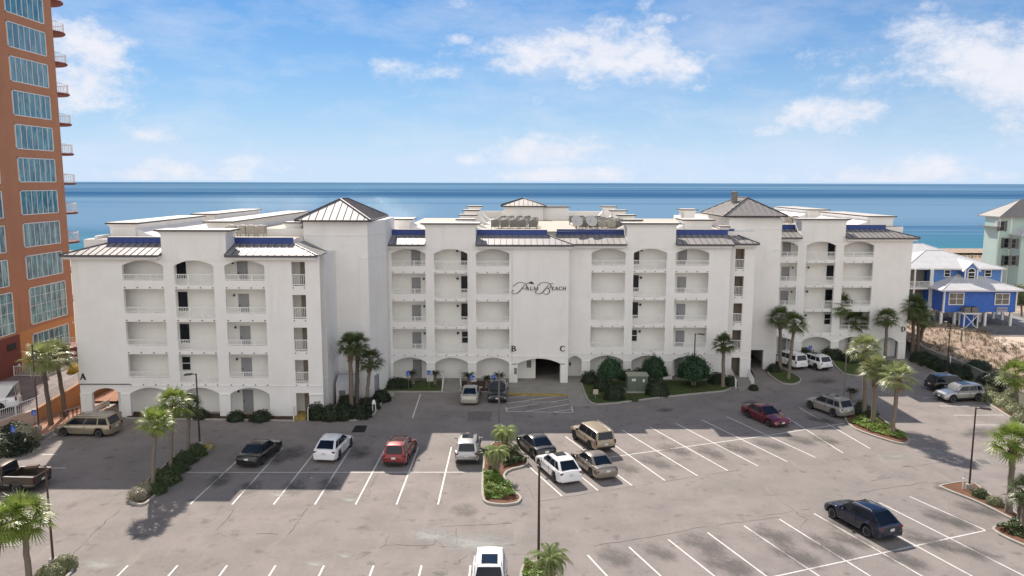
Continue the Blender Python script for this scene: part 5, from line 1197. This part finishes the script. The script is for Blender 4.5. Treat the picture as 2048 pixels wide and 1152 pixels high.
# ---------------------------------------------------------------- vehicles
def paint(name,c,metal=.35,rough=.28):
    if name in MC: return MC[name]
    t=NT(name); t.col(c); t.set(Metallic=metal,Roughness=rough); t.b.inputs['Coat Weight'].default_value=.8; t.b.inputs['Coat Roughness'].default_value=.04
    t.bump(t.noise(.9,2),.02,.02); MC[name]=t.m; return t.m
def interp(P,x):
    for (a,za),(b,zb_) in zip(P,P[1:]):
        if a>=x>=b: t=(a-x)/(a-b+1e-9); t=t*t*(3-2*t)*.35+t*.65; return za+(zb_-za)*t
    return P[-1][1] if x<P[-1][0] else P[0][1]
SPEC={
 'sedan':dict(L=4.85,W=1.84,H=1.46,top=[(.5,.50),(.485,.68),(.40,.80),(.20,.93),(-.10,.95),(-.36,1.0),(-.475,.96),(-.5,.70)],cab=(.215,.045,-.20,-.365),sill=.24,r=.335,ax=(.31,-.275),wr=.73,nw=2),
 'suv':dict(L=4.65,W=1.88,H=1.69,top=[(.5,.55),(.485,.82),(.41,.97),(.22,1.06),(-.1,1.08),(-.42,1.12),(-.485,1.05),(-.5,.80)],cab=(.235,.085,-.395,-.475),sill=.30,r=.37,ax=(.315,-.29),wr=.76,nw=3),
 'coupesuv':dict(L=4.8,W=1.93,H=1.64,top=[(.5,.52),(.48,.78),(.38,.94),(.20,1.04),(-.1,1.07),(-.42,1.12),(-.485,1.05),(-.5,.78)],cab=(.22,.05,-.30,-.465),sill=.29,r=.38,ax=(.315,-.28),wr=.70,nw=3),
 'boxy':dict(L=4.9,W=1.93,H=1.83,top=[(.5,.60),(.49,.96),(.40,1.08),(.22,1.13),(-.1,1.14),(-.45,1.15),(-.49,1.10),(-.5,.85)],cab=(.215,.12,-.45,-.485),sill=.40,r=.40,ax=(.32,-.27),wr=.78,nw=3),
 'minivan':dict(L=5.15,W=2.0,H=1.76,top=[(.5,.50),(.485,.74),(.43,.88),(.30,1.02),(-.1,1.05),(-.42,1.08),(-.485,1.02),(-.5,.75)],cab=(.315,.13,-.42,-.482),sill=.26,r=.34,ax=(.31,-.29),wr=.78,nw=3),
 'pickup':dict(L=5.8,W=2.03,H=1.92,top=[(.5,.65),(.49,1.0),(.40,1.12),(.22,1.18),(-.10,1.2),(-.12,.78),(-.49,.78),(-.5,.7)],cab=(.20,.12,-.09,-.115),sill=.42,r=.41,ax=(.33,-.28),wr=.78,nw=2),
 'van':dict(L=5.9,W=2.03,H=2.35,top=[(.5,.55),(.485,.85),(.42,1.05),(.33,1.18),(-.1,1.2),(-.47,1.22),(-.49,1.2),(-.5,.9)],cab=(.34,.22,-.475,-.49),sill=.32,r=.36,ax=(.33,-.27),wr=.84,nw=1),
}
def wheel_mesh(r,w=.21):
    t=MB(); n=22
    t.lathe([(r*.62,-w/2),(r*.94,-w/2),(r,-w/2+.03),(r,w/2-.03),(r*.94,w/2),(r*.62,w/2)],n)
    a=MB(); a.lathe([(0.03,w/2-.05),(r*.6,w/2-.06),(r*.63,w/2),(r*.66,w/2+.005),(r*.66,w/2-.02)],n)
    for k in range(5):
        an=2*PI*k/5; c,s_=math.cos(an),math.sin(an)
        for q in (-.16,.16):
            c2,s2=math.cos(an+q),math.sin(an+q); p=Vector((-s_,c,0))*.04
            v=[]
            for (x,y,rad) in ((c,s_,.05),(c2,s2,r*.6)):
                for sg_ in (1,-1): v.append((x*rad+p.x*sg_,y*rad+p.y*sg_,w/2-.012))
            v+=[(x,y,z-.03) for x,y,z in v]
            a.add(v,[(0,1,3,2),(0,2,6,4),(1,5,7,3)])
    a.lathe([(0,w/2-.02),(.06,w/2-.005),(.0,w/2)],8)
    d=MB().lathe([(0,w/2-.085),(r*.62,w/2-.085),(r*.62,w/2-.075),(0,w/2-.08)],n)
    return t,a,d
WM={}
def get_wheel(r,dark=False):
    k=(round(r,3),dark)
    if k not in WM:
        t,a,d=wheel_mesh(r); WM[k]=(t.mesh('wheel',RUBBER,smooth=40),a.mesh('rim',BRONZE if dark else ALLOY,smooth=40),d.mesh('brake_disc',BLACK))
    return WM[k]
def car(label,kind,pos,head,pm,cat=None,z=0,group='cars parked in the lot',sunroof=False,rails=False,clad=False,roofm=None,darkrim=False,facing=None):
    s=SPEC[kind]; L_,Wd,Hh=s['L'],s['W'],s['H']; root=thing({'pickup':'pickup_truck','van':'parked_van','minivan':'parked_minivan'}.get(kind,'parked_car'),label,cat or 'car',(pos.x,pos.y,z),head,group)
    N=52; r=s['r']; hw=Wd/2; m=MB(); ring=[]
    for i in range(N+1):
        x=.5-i/N
        X=x*L_; end=min(1,(.5-abs(x))/.10); tap=(1-(1-end)**2*.13) ; zt=interp(s['top'],x); zb_=s['sill']
        nose=max(0,1-(.5-abs(x))/.03); zb_+=nose*.12
        for ax in s['ax']:
            dx=abs(X-ax*L_); ar=r+.07
            if dx<ar: zb_=max(zb_,r+math.sqrt(ar*ar-dx*dx))
        zb_=min(zb_,zt-.12); w=hw*tap; zm=zb_+(zt-zb_)*.45
        hood= x>s['cab'][0] or x<s['cab'][3]
        ring.append([(X,0,zb_),(X,w*.93,zb_),(X,w*.985,zb_+.05),(X,w,max(zm,.6) if zt>.75 else zm),(X,w*.975,zt-.13 if zt-.13>zb_+.06 else zt-.03),(X,w*.90,zt-.03),(X,w*.72,zt),(X,0,zt+.035)])
    k=len(ring[0]); vs=[];idx={}
    for i,rg in enumerate(ring): vs+=rg
    base=len(vs)
    for i,rg in enumerate(ring): vs+=[(x,-y,zz) for x,y,zz in rg]
    fs=[]
    for i in range(N):
        for j in range(k-1):
            a,b=i*k+j,i*k+j+1; c,d=(i+1)*k+j+1,(i+1)*k+j; fs+=[(a,b,c,d),(base+a,base+d,base+c,base+b)]
    fs+=[tuple(range(k))+tuple(base+j for j in range(k-1,-1,-1)),tuple(N*k+j for j in range(k-1,-1,-1))+tuple(base+N*k+j for j in range(k))]
    m.add(vs,fs); me=m.mesh('body',pm,smooth=None)
    bm=bmesh.new(); bm.from_mesh(me); bmesh.ops.remove_doubles(bm,verts=bm.verts,dist=.0005); bmesh.ops.recalc_face_normals(bm,faces=bm.faces); bm.to_mesh(me); bm.free()
    me.polygons.foreach_set('use_smooth',[True]*len(me.polygons)); me.set_sharp_from_angle(angle=R(42)); inst('body',me,root)
    # cabin
    c0,c1,c2,c3=[v*L_ for v in s['cab']]; zb_=interp(s['top'],(s['cab'][0]+s['cab'][3])/2)-.02; zbf=interp(s['top'],s['cab'][0])-.03; zbr=interp(s['top'],s['cab'][3])-.03
    wb=hw*.90; wr=hw*s['wr']; zr=Hh-.05
    Fl=lambda x,w,zz:Vector((x,w,zz))
    cm=MB(); NS=9
    def sect(x0,z0,x1,z1,w0,w1):  # not used for loft, corners only
        return
    A=[(c0,zbf),(c1,zr)];B=[(c3,zbr),(c2,zr)]
    pf=[Fl(c0,wb*.90,zbf),Fl(c1,wr*.95,zr)]; pr=[Fl(c3,wb*.92,zbr),Fl(c2,wr*.95,zr)]
    # loft rings from the front foot over the roof to the rear foot
    prof=[(c0,zbf-.02,wb*.97),(c0+(c1-c0)*.5,zbf+(zr-zbf)*.52,(wb+wr)/2),(c1,zr-.01,wr),(c1+(c2-c1)*.18,Hh-.012,wr),(c1+(c2-c1)*.5,Hh,wr),(c1+(c2-c1)*.82,Hh-.015,wr*.99),(c2,zr-.01,wr*.98),(c2+(c3-c2)*.5,zbr+(zr-zbr)*.5,(wb+wr)/2*.985),(c3,zbr-.02,wb*.95)]
    P=[]
    for (x,zz,w) in prof: 
        P+= [(x,w,zz-.02),(x,w*.93,zz),(x,w*.5,zz+.025),(x,0,zz+.035),(x,-w*.5,zz+.025),(x,-w*.93,zz),(x,-w,zz-.02)]
    f2=[(i*7+j,i*7+j+1,(i+1)*7+j+1,(i+1)*7+j) for i in range(8) for j in range(6)]
    # side walls: from the ring ends down to the belt
    n0=len(P)
    for (x,zz,w) in prof:
        xb=min(c0,max(c3,x)); zz2=min(zz-.03,zb_ if c3+.1<xb<c0-.1 else zz-.03); wbx=wb*.97; P+=[(xb,wbx if zz2<zz-.05 else w,zz2),(xb,-wbx if zz2<zz-.05 else -w,zz2)]
    for i in range(8): f2+=[(i*7,(i+1)*7,n0+2*(i+1),n0+2*i),(i*7+6,n0+2*i+1,n0+2*(i+1)+1,(i+1)*7+6)]
    cm.add(P,f2); cme=cm.mesh('cabin',roofm or pm,smooth=38); inst('cabin',cme,root)
    def panel(name,q,mt,off=.012):
        nrm=(q[1]-q[0]).cross(q[3]-q[0]).normalized(); cen=sum(q,Vector())/4
        if nrm.dot(cen-Vector((0,0,.9)))<0: nrm=-nrm
        b=MB(); b.add([v+nrm*off for v in q]+[v-nrm*.02 for v in q],[(0,1,2,3),(0,1,5,4),(1,2,6,5),(2,3,7,6),(3,0,4,7)]); return b.build(name,mt,root)
    def bil(a,b,c,d,u,v): return (a.lerp(b,u)).lerp(d.lerp(c,u),v)
    def sub(a,b,c,d,u0,u1,v0,v1): return [bil(a,b,c,d,u0,v0),bil(a,b,c,d,u1,v0),bil(a,b,c,d,u1,v1),bil(a,b,c,d,u0,v1)]
    w0,w1=wb*.93,wr*.90
    panel('windscreen',sub(Fl(c0,w0,zbf),Fl(c0,-w0,zbf),Fl(c1,-w1,zr),Fl(c1,w1,zr),.03,.97,.06,.97),GLASSD,.045)
    w0=wb*.90
    panel('rear_window',sub(Fl(c3,w0,zbr),Fl(c3,-w0,zbr),Fl(c2,-w1,zr),Fl(c2,w1,zr),.07,.93,(.12 if kind!='sedan' else .05),.93),GLASSD,.045)
    for sg_ in (1,-1):
        a=Fl(c0-.12,sg_*wb*.97,zb_+.03); b=Fl(c3+.10,sg_*wb*.965,zb_+.03); c=Fl(c2+.02,sg_*wr*1.0,zr-.03); d=Fl(c1-.05,sg_*wr*1.0,zr-.03)
        cuts={2:[(.02,.48),(.50,.93)],3:[(.02,.40),(.42,.72),(.755,.97)],1:[(.02,.22)]}[s['nw']]
        for u0,u1 in cuts: panel('side_window',sub(a,b,c,d,u0,u1,.05,.92),GLASSD,.014)
        # mirror
        mm=MB(); mm.obox((c0-.30,sg_*(hw+.10),zb_+.10),0,.06,.10,.07); mm.box(c0-.33,c0-.27,min(sg_*(wb*.9),sg_*(hw+.05)),max(sg_*(wb*.9),sg_*(hw+.05)),zb_+.04,zb_+.08); mm.build('mirror',pm if kind!='boxy' else BLACK,root)
        # lamps
        zf=interp(s['top'],.49); MB().obox((L_*.478,sg_*hw*.70,zf-.13),sg_*-.35,.045,hw*.20,.06).build('headlight',LENS,root)
        zz=interp(s['top'],-.485); 
        if kind in('minivan','boxy','pickup','van'): MB().box(-L_*.497,-L_*.478,min(sg_*hw*.80,sg_*hw*.93),max(sg_*hw*.80,sg_*hw*.93),zz-.30 if kind!='pickup' else .82,zz+.02 if kind!='pickup' else 1.15).build('taillight',RED,root)
        else: MB().obox((-L_*.484,sg_*hw*.68,zz-.13),sg_*.20,.035,hw*.20,.06).build('taillight',RED,root)
        if rails: MB().tube([(c1-.1,sg_*wr*.88,Hh-.02),(c1-.25,sg_*wr*.88,Hh+.045),(c2+.25,sg_*wr*.88,Hh+.045),(c2+.1,sg_*wr*.88,Hh-.02)],.022,5).build('roof_rail',ALLOY if roofm is None else BLACK,root)
        # door seams and handles
        sm=MB(); zc=interp(s['top'],0)
        for x in ((c0-.12)*1.0,(c0+c3)/2+.15,c3*.72 if kind!='pickup' else c3): sm.box(x-.008,x+.008,min(sg_*hw*.97,sg_*(hw+.004)),max(sg_*hw*.97,sg_*(hw+.004)),s['sill']+.12,zc-.10)
        sm.box(c3*.8,c0-.12,min(sg_*hw*.97,sg_*(hw+.003)),max(sg_*hw*.97,sg_*(hw+.003)),zc-.25,zc-.235); sm.build('door_seam',BLACK,root)
    if rails and roofm: pass
    bz=s['sill']+.05
    b=MB(); b.box(L_*.5-.06,L_*.5+.012,-hw*.62,hw*.62,bz+.02,bz+.14); b.box(L_*.5-.05,L_*.5+.014,-hw*.40,hw*.40,bz+.24,bz+.36); b.build('grille',BLACK,root)
    b=MB(); b.box(-L_*.5-.03,-L_*.5+.1,-hw*.80,hw*.80,bz+.0,bz+.16); b.build('rear_bumper',BLACK if clad else pm,root)
    zpl=interp(s['top'],-.495); p_=MB(); zp=(.74 if kind in('sedan',) else .80); p_.box(-L_*.5-.03,-L_*.5-.008,-.16,.16,zp-.08,zp+.08); p_.build('licence_plate',PLATE,root)
    p_=MB(); p_.box(L_*.5+.015,L_*.5+.03,-.16,.16,bz+.16,bz+.30); p_.build('licence_plate',PLATE,root)
    if clad:
        b=MB()
        for sg_ in (1,-1): b.box(s['ax'][1]*L_+r+.05,s['ax'][0]*L_-r-.05,min(sg_*hw*.94,sg_*(hw+.008)),max(sg_*hw*.94,sg_*(hw+.008)),s['sill'],s['sill']+.16)
        for sg_ in (1,-1):
            for ax in s['ax']:
                pts=[(ax*L_+math.cos(t)*(r+.09),sg_*(hw-.015),r+math.sin(t)*(r+.09)) for t in [PI*q/10 for q in range(11)]]; b.tube(pts,.028,4)
        b.build('wheel_arch_trim',BLACK,root)
    if sunroof:
        b=MB(); xs=c1+(c2-c1)*.12; xe=c1+(c2-c1)*(.55 if sunroof is True else .8); b.box(xe,xs,-wr*.60,wr*.60,Hh+.0,Hh+.047); b.build('sunroof',GLASSD,root)
    wt_,wa_,wd_=get_wheel(r,darkrim)
    for ax in s['ax']:
        for sg_ in (1,-1):
            wo=inst('wheel',wt_,root,(ax*L_,sg_*(hw-.12),r),rot=(-sg_*PI/2,0,0)); inst('rim',wa_,wo); inst('brake_disc',wd_,wo)
    b=MB().box(s['ax'][1]*L_-r-.1,s['ax'][0]*L_+r+.1,-hw*.72,hw*.72,.22,.62); b.build('underbody',BLACK,root)
    if kind=='pickup':
        b=MB(); zt=1.22
        for sg_ in (1,-1): b.box(-L_*.492,-L_*.118,min(sg_*hw*.90,sg_*hw*.985),max(sg_*hw*.90,sg_*hw*.985),.74,zt)
        b.box(-L_*.497,-L_*.485,-hw*.90,hw*.90,.62,zt-.02); b.box(-L_*.13,-L_*.118,-hw*.90,hw*.90,.74,zt); b.build('truck_bed',pm,root)
        t=MB()
        for sg_ in (1,-1): t.box(-L_*.495,-L_*.118,min(sg_*hw*.88,sg_*hw*.995),max(sg_*hw*.88,sg_*hw*.995),zt+.002,zt+.03)
        t.build('bed_rail',ALLOY,root)
    return root
def gpos(a,b): 
    A,B=G(*a),G(*b); d=B-A; return A,B,math.atan2(d.y,d.x)
def car_at(label,kind,rear,front,pm,**k):
    """rear, front: pixels on the ground under the middle of each bumper; keeps real length"""
    A,B,h=gpos(rear,front); c=A.lerp(B,.5); return car(label,kind,c,h,pm,**k)
def car_h(label,kind,rear,hd,pm,**k):
    A=G(*rear); L_=SPEC[kind]['L']; return car(label,kind,A+Vector((math.cos(hd),math.sin(hd),0))*L_/2,hd,pm,**k)
P_WHITE=paint('pearl_white_paint',(.80,.80,.80),0); P_BLACK=paint('black_paint',(.012,.013,.013),.2); P_SILV=paint('silver_paint',(.42,.42,.42),.7); P_CHAMP=paint('champagne_paint',(.34,.29,.21),.6); P_TAN=paint('tan_grey_paint',(.25,.22,.18),.5)
P_RED=paint('dark_red_paint',(.22,.015,.02),.4); P_MAR=paint('maroon_paint',(.15,.012,.025),.4); P_NAVY=paint('dark_navy_paint',(.012,.018,.035),.4); P_GREY=paint('grey_silver_paint',(.30,.29,.27),.6); P_BEIGE=paint('beige_paint',(.40,.38,.32),.3); P_BRN=paint('brown_paint',(.06,.045,.035),.3); P_KHAKI=paint('khaki_paint',(.34,.28,.19),.3)
PN=PI/2
car_h('black sedan parked in shade at the left of the near left row','sedan',(493,938),PN-.12,P_BLACK)
car_h('white crossover parked in shade, second car from the left in the near left row','coupesuv',(648,928),PN-.10,P_WHITE,rails=False)
car_h('dark red crossover with black roof rails, third in the near left row','suv',(787,937),PN-.08,P_RED,rails=True,clad=True)
car_h('silver crossover with a sunroof parked beside the central island','suv',(933,932),PN+.0,P_SILV,sunroof=True,rails=True,clad=True)
HR=(G(1330,961)-G(1236,898)); HR=math.atan2(-HR.y,-HR.x)
car_h('black sedan behind the central island, between the island and the khaki off-roader','sedan',(1094,922),HR,P_BLACK)
car_h('pearl white crossover with a sunroof and a dark rear window, beside the lamp post','coupesuv',(1143,972),HR,P_WHITE,sunroof=True)
car_h('tan grey sedan parked directly right of the pearl white crossover','sedan',(1216,962),HR,P_TAN)
car_h('khaki boxy off-roader with a roof rack behind the tan grey sedan','boxy',(1212,908),HR,P_KHAKI,rails=True,clad=True,darkrim=True)
car_h('maroon sedan parked nose out in the middle of the right row','sedan',(1495,827),HR+PI+.02,P_MAR,cat='car')
car_h('champagne crossover at the far end of the right row beside the palm island','suv',(1696,838),HR+.05,paint('champagne_silver_paint',(.40,.38,.34),.5),sunroof=True,rails=True)
car_h('dark navy crossover parked alone in the near right bays','coupesuv',(1783,1085),HR,P_NAVY,rails=True)
D1=math.atan2(12,-4.2)
car_h('white boxy off-roader, left of the two white cars at the right wing','boxy',(1604,741),D1,P_WHITE,rails=True)
car_h('white crossover, right of the two white cars at the right wing','suv',(1654,743),D1,P_WHITE,sunroof=True,rails=True,clad=True)
A=G(1866,782); car('black crossover nosed in behind the silver one at the right kerb','suv',A+Vector((1.9,.4,0)),R(8),P_BLACK,rails=True)
A,B,h=gpos((1975,803),(1885,808)); car('silver crossover backed up to the right kerb, its nose to the left','suv',G(1925,803)+Vector((0,.6,0)),h,P_SILV,sunroof=True,clad=True)
car_h('beige sedan parked nose in at the front bed below the blue signs','sedan',(938,812),PN-.02,P_BEIGE)
car_h('dark car with a glass roof parked facing out beside the hatched bay','suv',(996,783),-PN,P_BLACK,sunroof=2)
car_h('white crossover with a sunroof driving out of the bottom edge','suv',(981,1141),-PN,P_WHITE,sunroof=True,rails=True)
A,B,h=gpos((221,875),(108,872)); car('tan minivan parked by the open arch of the left wing','minivan',G(166,874)+Vector((0,.9,0)),h,P_CHAMP,cat='minivan',rails=True)
car_h('brown pickup truck with an open bed, half cut off by the left edge','pickup',(88,978),PI-.05,P_BRN,cat='pickup truck',clad=True)
g=G(18,822,1.25); car('white van cut off by the left edge on the tower ramp','van',Vector((g.x-2.6,g.y+.3,0)),PI+.35,P_WHITE,cat='van',z=1.2,group=None)
# ---------------------------------------------------------------- lamp posts, signs and site furniture
def lamp(label,bx,by,tx,ty,m=BRONZE,arm=-.8,two=False,r=.07,z0=.1,sq=True):
    b=G(bx,by,z0); t=at(tx,ty,b.y); h=t.z-z0; root=thing('street_lamp',label,'street lamp',(b.x,b.y,z0),group='lamp posts of the lot')
    MB().tube([(0,0,.35),(0,0,h)],[r*1.15,r*.8],4 if sq else 8).build('pole',m,root)
    MB().lathe([(.24,0),(.24,.35),(.2,.40),(0.0,.40)],14).build('footing',KERB,root)
    for a in ([arm,-arm] if two else [arm]):
        q=MB(); q.tube([(0,0,h-.1),(a*.45,0,h-.05)],.035,5); q.build('arm',m,root)
        s=1 if a>0 else -1; x0,x1=a*.4,a*1.15; hd=MB(); hd.add([(x0,-.14,h-.1),(x0,.14,h-.1),(x1,.2,h-.16),(x1,-.2,h-.16),(x0,-.1,h+.02),(x0,.1,h+.02),(x1,.16,h-.04),(x1,-.16,h-.04)],[(0,1,2,3),(4,7,6,5),(0,4,5,1),(1,5,6,2),(2,6,7,3),(3,7,4,0)])
        o=hd.build('lamp_head',m,root); l=MB(); l.add([(x0+.1*s,-.1,h-.125),(x0+.1*s,.1,h-.125),(x1-.05*s,.15,h-.17),(x1-.05*s,-.15,h-.17)],[(0,1,2,3)]); l.build('lens',LENS,o,fix=False)
    return root
RUST=mat('rusty_pole_paint',(.12,.07,.05),.7,var=.4,scale=3)
lamp('rusty brown pole with a thin head arm in the lower left island',107,1130,84,930,RUST,arm=-.9)
lamp('bronze lamp post on the left island before the white arches',400,893,397,747,BRONZE,arm=-.8)
lamp('grey lamp post behind the central island pindo palm',998,856,998,742,GREYPOLE,arm=-.01,two=False)
lamp('bronze lamp post on the lawn of letter C wing',1387,770,1387,667,BRONZE,arm=.85)
lamp('tall dark lamp post rising behind the pindo palm near the bottom edge',1077,1135,1075,925,BRONZE,arm=-.02)
lamp('grey lamp post at the right palm island with a white head',1686,820,1690,684,GREYPOLE,arm=.7)
lamp('tall bronze lamp post with a white head in the right mulch island',1938,978,1955,815,BRONZE,arm=.85)
lamp('slim dark pole on the hedge line before the blue house',1893,750,1896,645,BRONZE,arm=.02,z0=.1)
lamp('thin brown pole beside the two leaning palms at the left',78,860,62,690,RUST,arm=.02)
BLUES=mat('blue_sign_face',(.02,.10,.50),.45)
def sign(label,px,py,h=1.9,w=.36,hh=.5,m=BLUES,z0=.12,sym=True,grp='blue accessible parking signs',rz=0):
    g=G(px,py,z0); root=thing('parking_sign',label,'sign',(g.x,g.y,z0),rz,grp); MB().tube([(0,0,0),(0,0,h)],.028,6).build('post',GREYPOLE,root)
    b=MB().box(-w/2,w/2,-.05,-.03,h-hh,h).build('sign_face',m,root)
    if sym:
        s=MB(); c=h-hh/2
        s.lathe([(0,-.004),(.045,-.004),(.045,.004),(0,.004)],8,(0,-.06,c+.14))
        P=[(math.cos(t)*.10,-.056,c-.08+math.sin(t)*.10) for t in [R(q) for q in range(150,400,25)]]; s.tube(P,.012,4); s.tube([(0,-.056,c+.10),(0.0,-.056,c-.03),(.10,-.056,c-.05),(.13,-.056,c-.16)],.014,4); s.tube([(0,-.056,c+.05),(.08,-.056,c+.04)],.012,4)
        s.build('wheelchair_symbol',WHITE,b)
    return root
SL='blue wheelchair parking sign'
for (px,py,l) in [(817,778,SL+' at the left end of the front lawn bed'),(858,776,SL+' beside the small sago palm left of the walkway'),(943,786,SL+' behind the beige sedan'),(987,786,SL+' behind the dark front-facing car'),(1619,722,SL+' against the right wing behind the white cars'),(71,862,SL+' beside the thin brown pole at the left'),(30,898,SL+' at the edge of the dark hedge at the left')]: sign(l,px,py)
sign('small tan sign with a dark mark standing in the lawn beside the entrance apron',1191,797,.95,.5,.5,mat('tan_sign_face',(.5,.47,.36),.6),sym=False,grp=None)
# green transformer box
g=G(1275,786,.1); t=thing('utility_box','large dull green transformer box on a pale pad in the lawn','utility box',(g.x,g.y,.1)); UG=mat('transformer_green',(.13,.17,.12),.55,var=.25,scale=2)
MB().box(-1.15,1.15,-.15,1.5,0,.16).build('concrete_pad',KERB,t); MB().box(-1.05,1.05,0,1.3,.16,1.75).build('cabinet',UG,t); MB().box(-1.1,1.1,-.05,1.35,1.752,1.9).build('lid',mat('pale_green_lid',(.30,.32,.24),.5),t)
MB().box(-.008,.008,-.01,0,.2,1.7).build('door_seam',BLACK,t); MB().box(-.62,-.2,-.02,-.001,1.25,1.5).build('warning_label',PLATE,t); MB().box(.5,.72,-.02,-.001,1.15,1.45).build('warning_label',PLATE,t)
# white generator cabinet beside the left tower
g=Vector((-16.1,72.7,.1)); t=thing('generator_cabinet','tall white generator cabinet with a sloped top beside the left corner tower','cabinet',(g.x,g.y,.1))
b=MB(); b.yz([(0,0),(2.8,0),(2.8,2.6),(1.3,2.75),(0,2.15)],-.85,.85); b.build('housing',mat('grey_white_enamel',(.62,.63,.66),.4),t); MB().box(-.87,.87,1.28,1.31,.1,2.77).build('panel_seam',GREYPOLE,t)
b=MB(); b.box(-.55,.05,-.04,-.002,.75,1.5)
for i in range(5): b.box(-.53,.03,-.055,-.041,.8+i*.14,.86+i*.14)
b.build('louvre',GREYPOLE,t); MB().lathe([(.09,2.6),(.09,3.0),(0,3.02)],8,(.1,1.9,0)).build('exhaust',DARK,t); MB().box(-1.0,1.0,-.1,2.95,-.05,.08).build('plinth',KERB,t)
# small bits
g=G(748,822,.12); t=thing('standpipe','small white standpipe with a hood in the bed corner beside the left tower','standpipe',(g.x,g.y,.1)); b=MB(); b.tube([(-.12,0,0),(-.12,0,.7),(.14,0,.8),(.16,0,0)],.05,6); b.build('pipe',WHITE,t); MB().lathe([(.2,.72),(.14,1.0),(.04,1.12),(0,1.13)],10).build('hood',WHITE,t)
g=G(779,792,.1); t=thing('utility_vault','pale square utility vault lid at the kerb corner of the front lawn bed','utility box',(g.x,g.y,.1)); MB().box(-.45,.45,-.4,.4,0,.3).build('vault_box',mat('vault_concrete',(.45,.44,.36),.8),t); MB().box(-.4,.4,-.35,.35,.302,.33).build('lid',KERB,t)
g=G(1710,722,.12); t=thing('bench','pale bench before the right wing beside a low shrub','bench',(g.x,g.y+.1,.1)); MB().box(-1.2,1.2,-.22,.22,.42,.5).build('seat',KERB,t)
for x in (-.9,.9): MB().box(x-.1,x+.1,-.18,.18,0,.42).build('leg',KERB,t)
for (a,b,l) in [((1472,778),(1459,750),'white stair path railing on its left side'),((1507,776),(1492,746),'white stair path railing on its right side'),((885,783),(888,757),'white railing on the left of the front walkway'),((922,783),(920,757),'white railing on the right of the front walkway'),((587,842),(590,830),'white railing left of the yellow stair landing'),((616,842),(619,822),'white railing right of the yellow stair landing')]:
    A,B=G(*a,.1),G(*b,.1); fence([tuple(A),tuple(B)],l,1.0,grp='white path railings')
# bicycle rack
A,B=G(122,842,.1),G(172,828,.1); t=thing('bicycle_rack','dark bicycle rack of square hoops on the gravel behind the tan minivan','bicycle rack',tuple(A)); d=(B-A)
for i in range(7):
    p=d*(i/6); MB().tube([p,p+Vector((0,0,.8)),p+Vector((.0,.5,.8)),p+Vector((0,.5,0))],.03,5).build('hoop',BRONZE,t)
MB().tube([Vector((0,0,.4)),d+Vector((0,0,.4))],.025,5).build('crossbar',BRONZE,t)
# posts on the sandy slope
for i,(px,py,h) in enumerate([(1890,668,1.9),(1922,684,1.9)]):
    g=G(px,py,1.0); t=thing('wooden_post',f'weathered pale wooden post on the sandy slope before the blue house, {"left" if i==0 else "right"} one of two','post',(g.x,g.y,.8),group='posts on the sandy slope'); MB().tube([(0,0,0),(0,0,h)],[.12,.10],8).build('shaft',GREYPOLE,t); MB().box(-.16,.16,-.16,.16,h,h+.06).build('cap',KERB,t)
g=G(2013,705,1.0); t=thing('driftwood','dark weathered branch sticking up from the sandy drive','driftwood',(g.x,g.y,.9)); MB().tube([(0,0,0),(-.2,.1,.5),(-.35,.1,1.0)],[.14,.11,.05],6).build('branch',TRUNKD,t); MB().tube([(-1.2,0,.1),(0,0,.12),(1.6,.1,.08)],[.07,.12,.04],6).build('branch',TRUNKD,t)
for i,(px,py,x2,y2) in enumerate([(1975,694,2018,712)]):
    A,B=G(px,py,.95),G(x2,y2,.95); t=thing('timber_edging','long weathered timber edging lying between the slope and the sandy drive','timber',(A.x,A.y,.95)); MB().tube([(0,0,.1),tuple(B-A+Vector((0,0,.1)))],.15,6).build('beam',GREYPOLE,t)
# small pale marker in the right mulch island
g=G(1925,978,.12); t=thing('marker_post','short white marker pipe beside the tall bronze lamp post','marker post',(g.x,g.y,.1)); MB().tube([(0,0,0),(0,0,.75)],.05,8).build('shaft',WHITE,t); MB().lathe([(.07,.75),(.07,.82),(0,.84)],8).build('cap',WHITE,t)
g=G(1899,742,.12); t=thing('marker_post','slim white marker post beside the hedge and the grey block wall','marker post',(g.x,g.y,.1)); MB().tube([(0,0,0),(0,0,1.7)],.06,8).build('shaft',WHITE,t); MB().lathe([(.08,1.7),(.08,1.78),(0,1.8)],8).build('cap',WHITE,t)
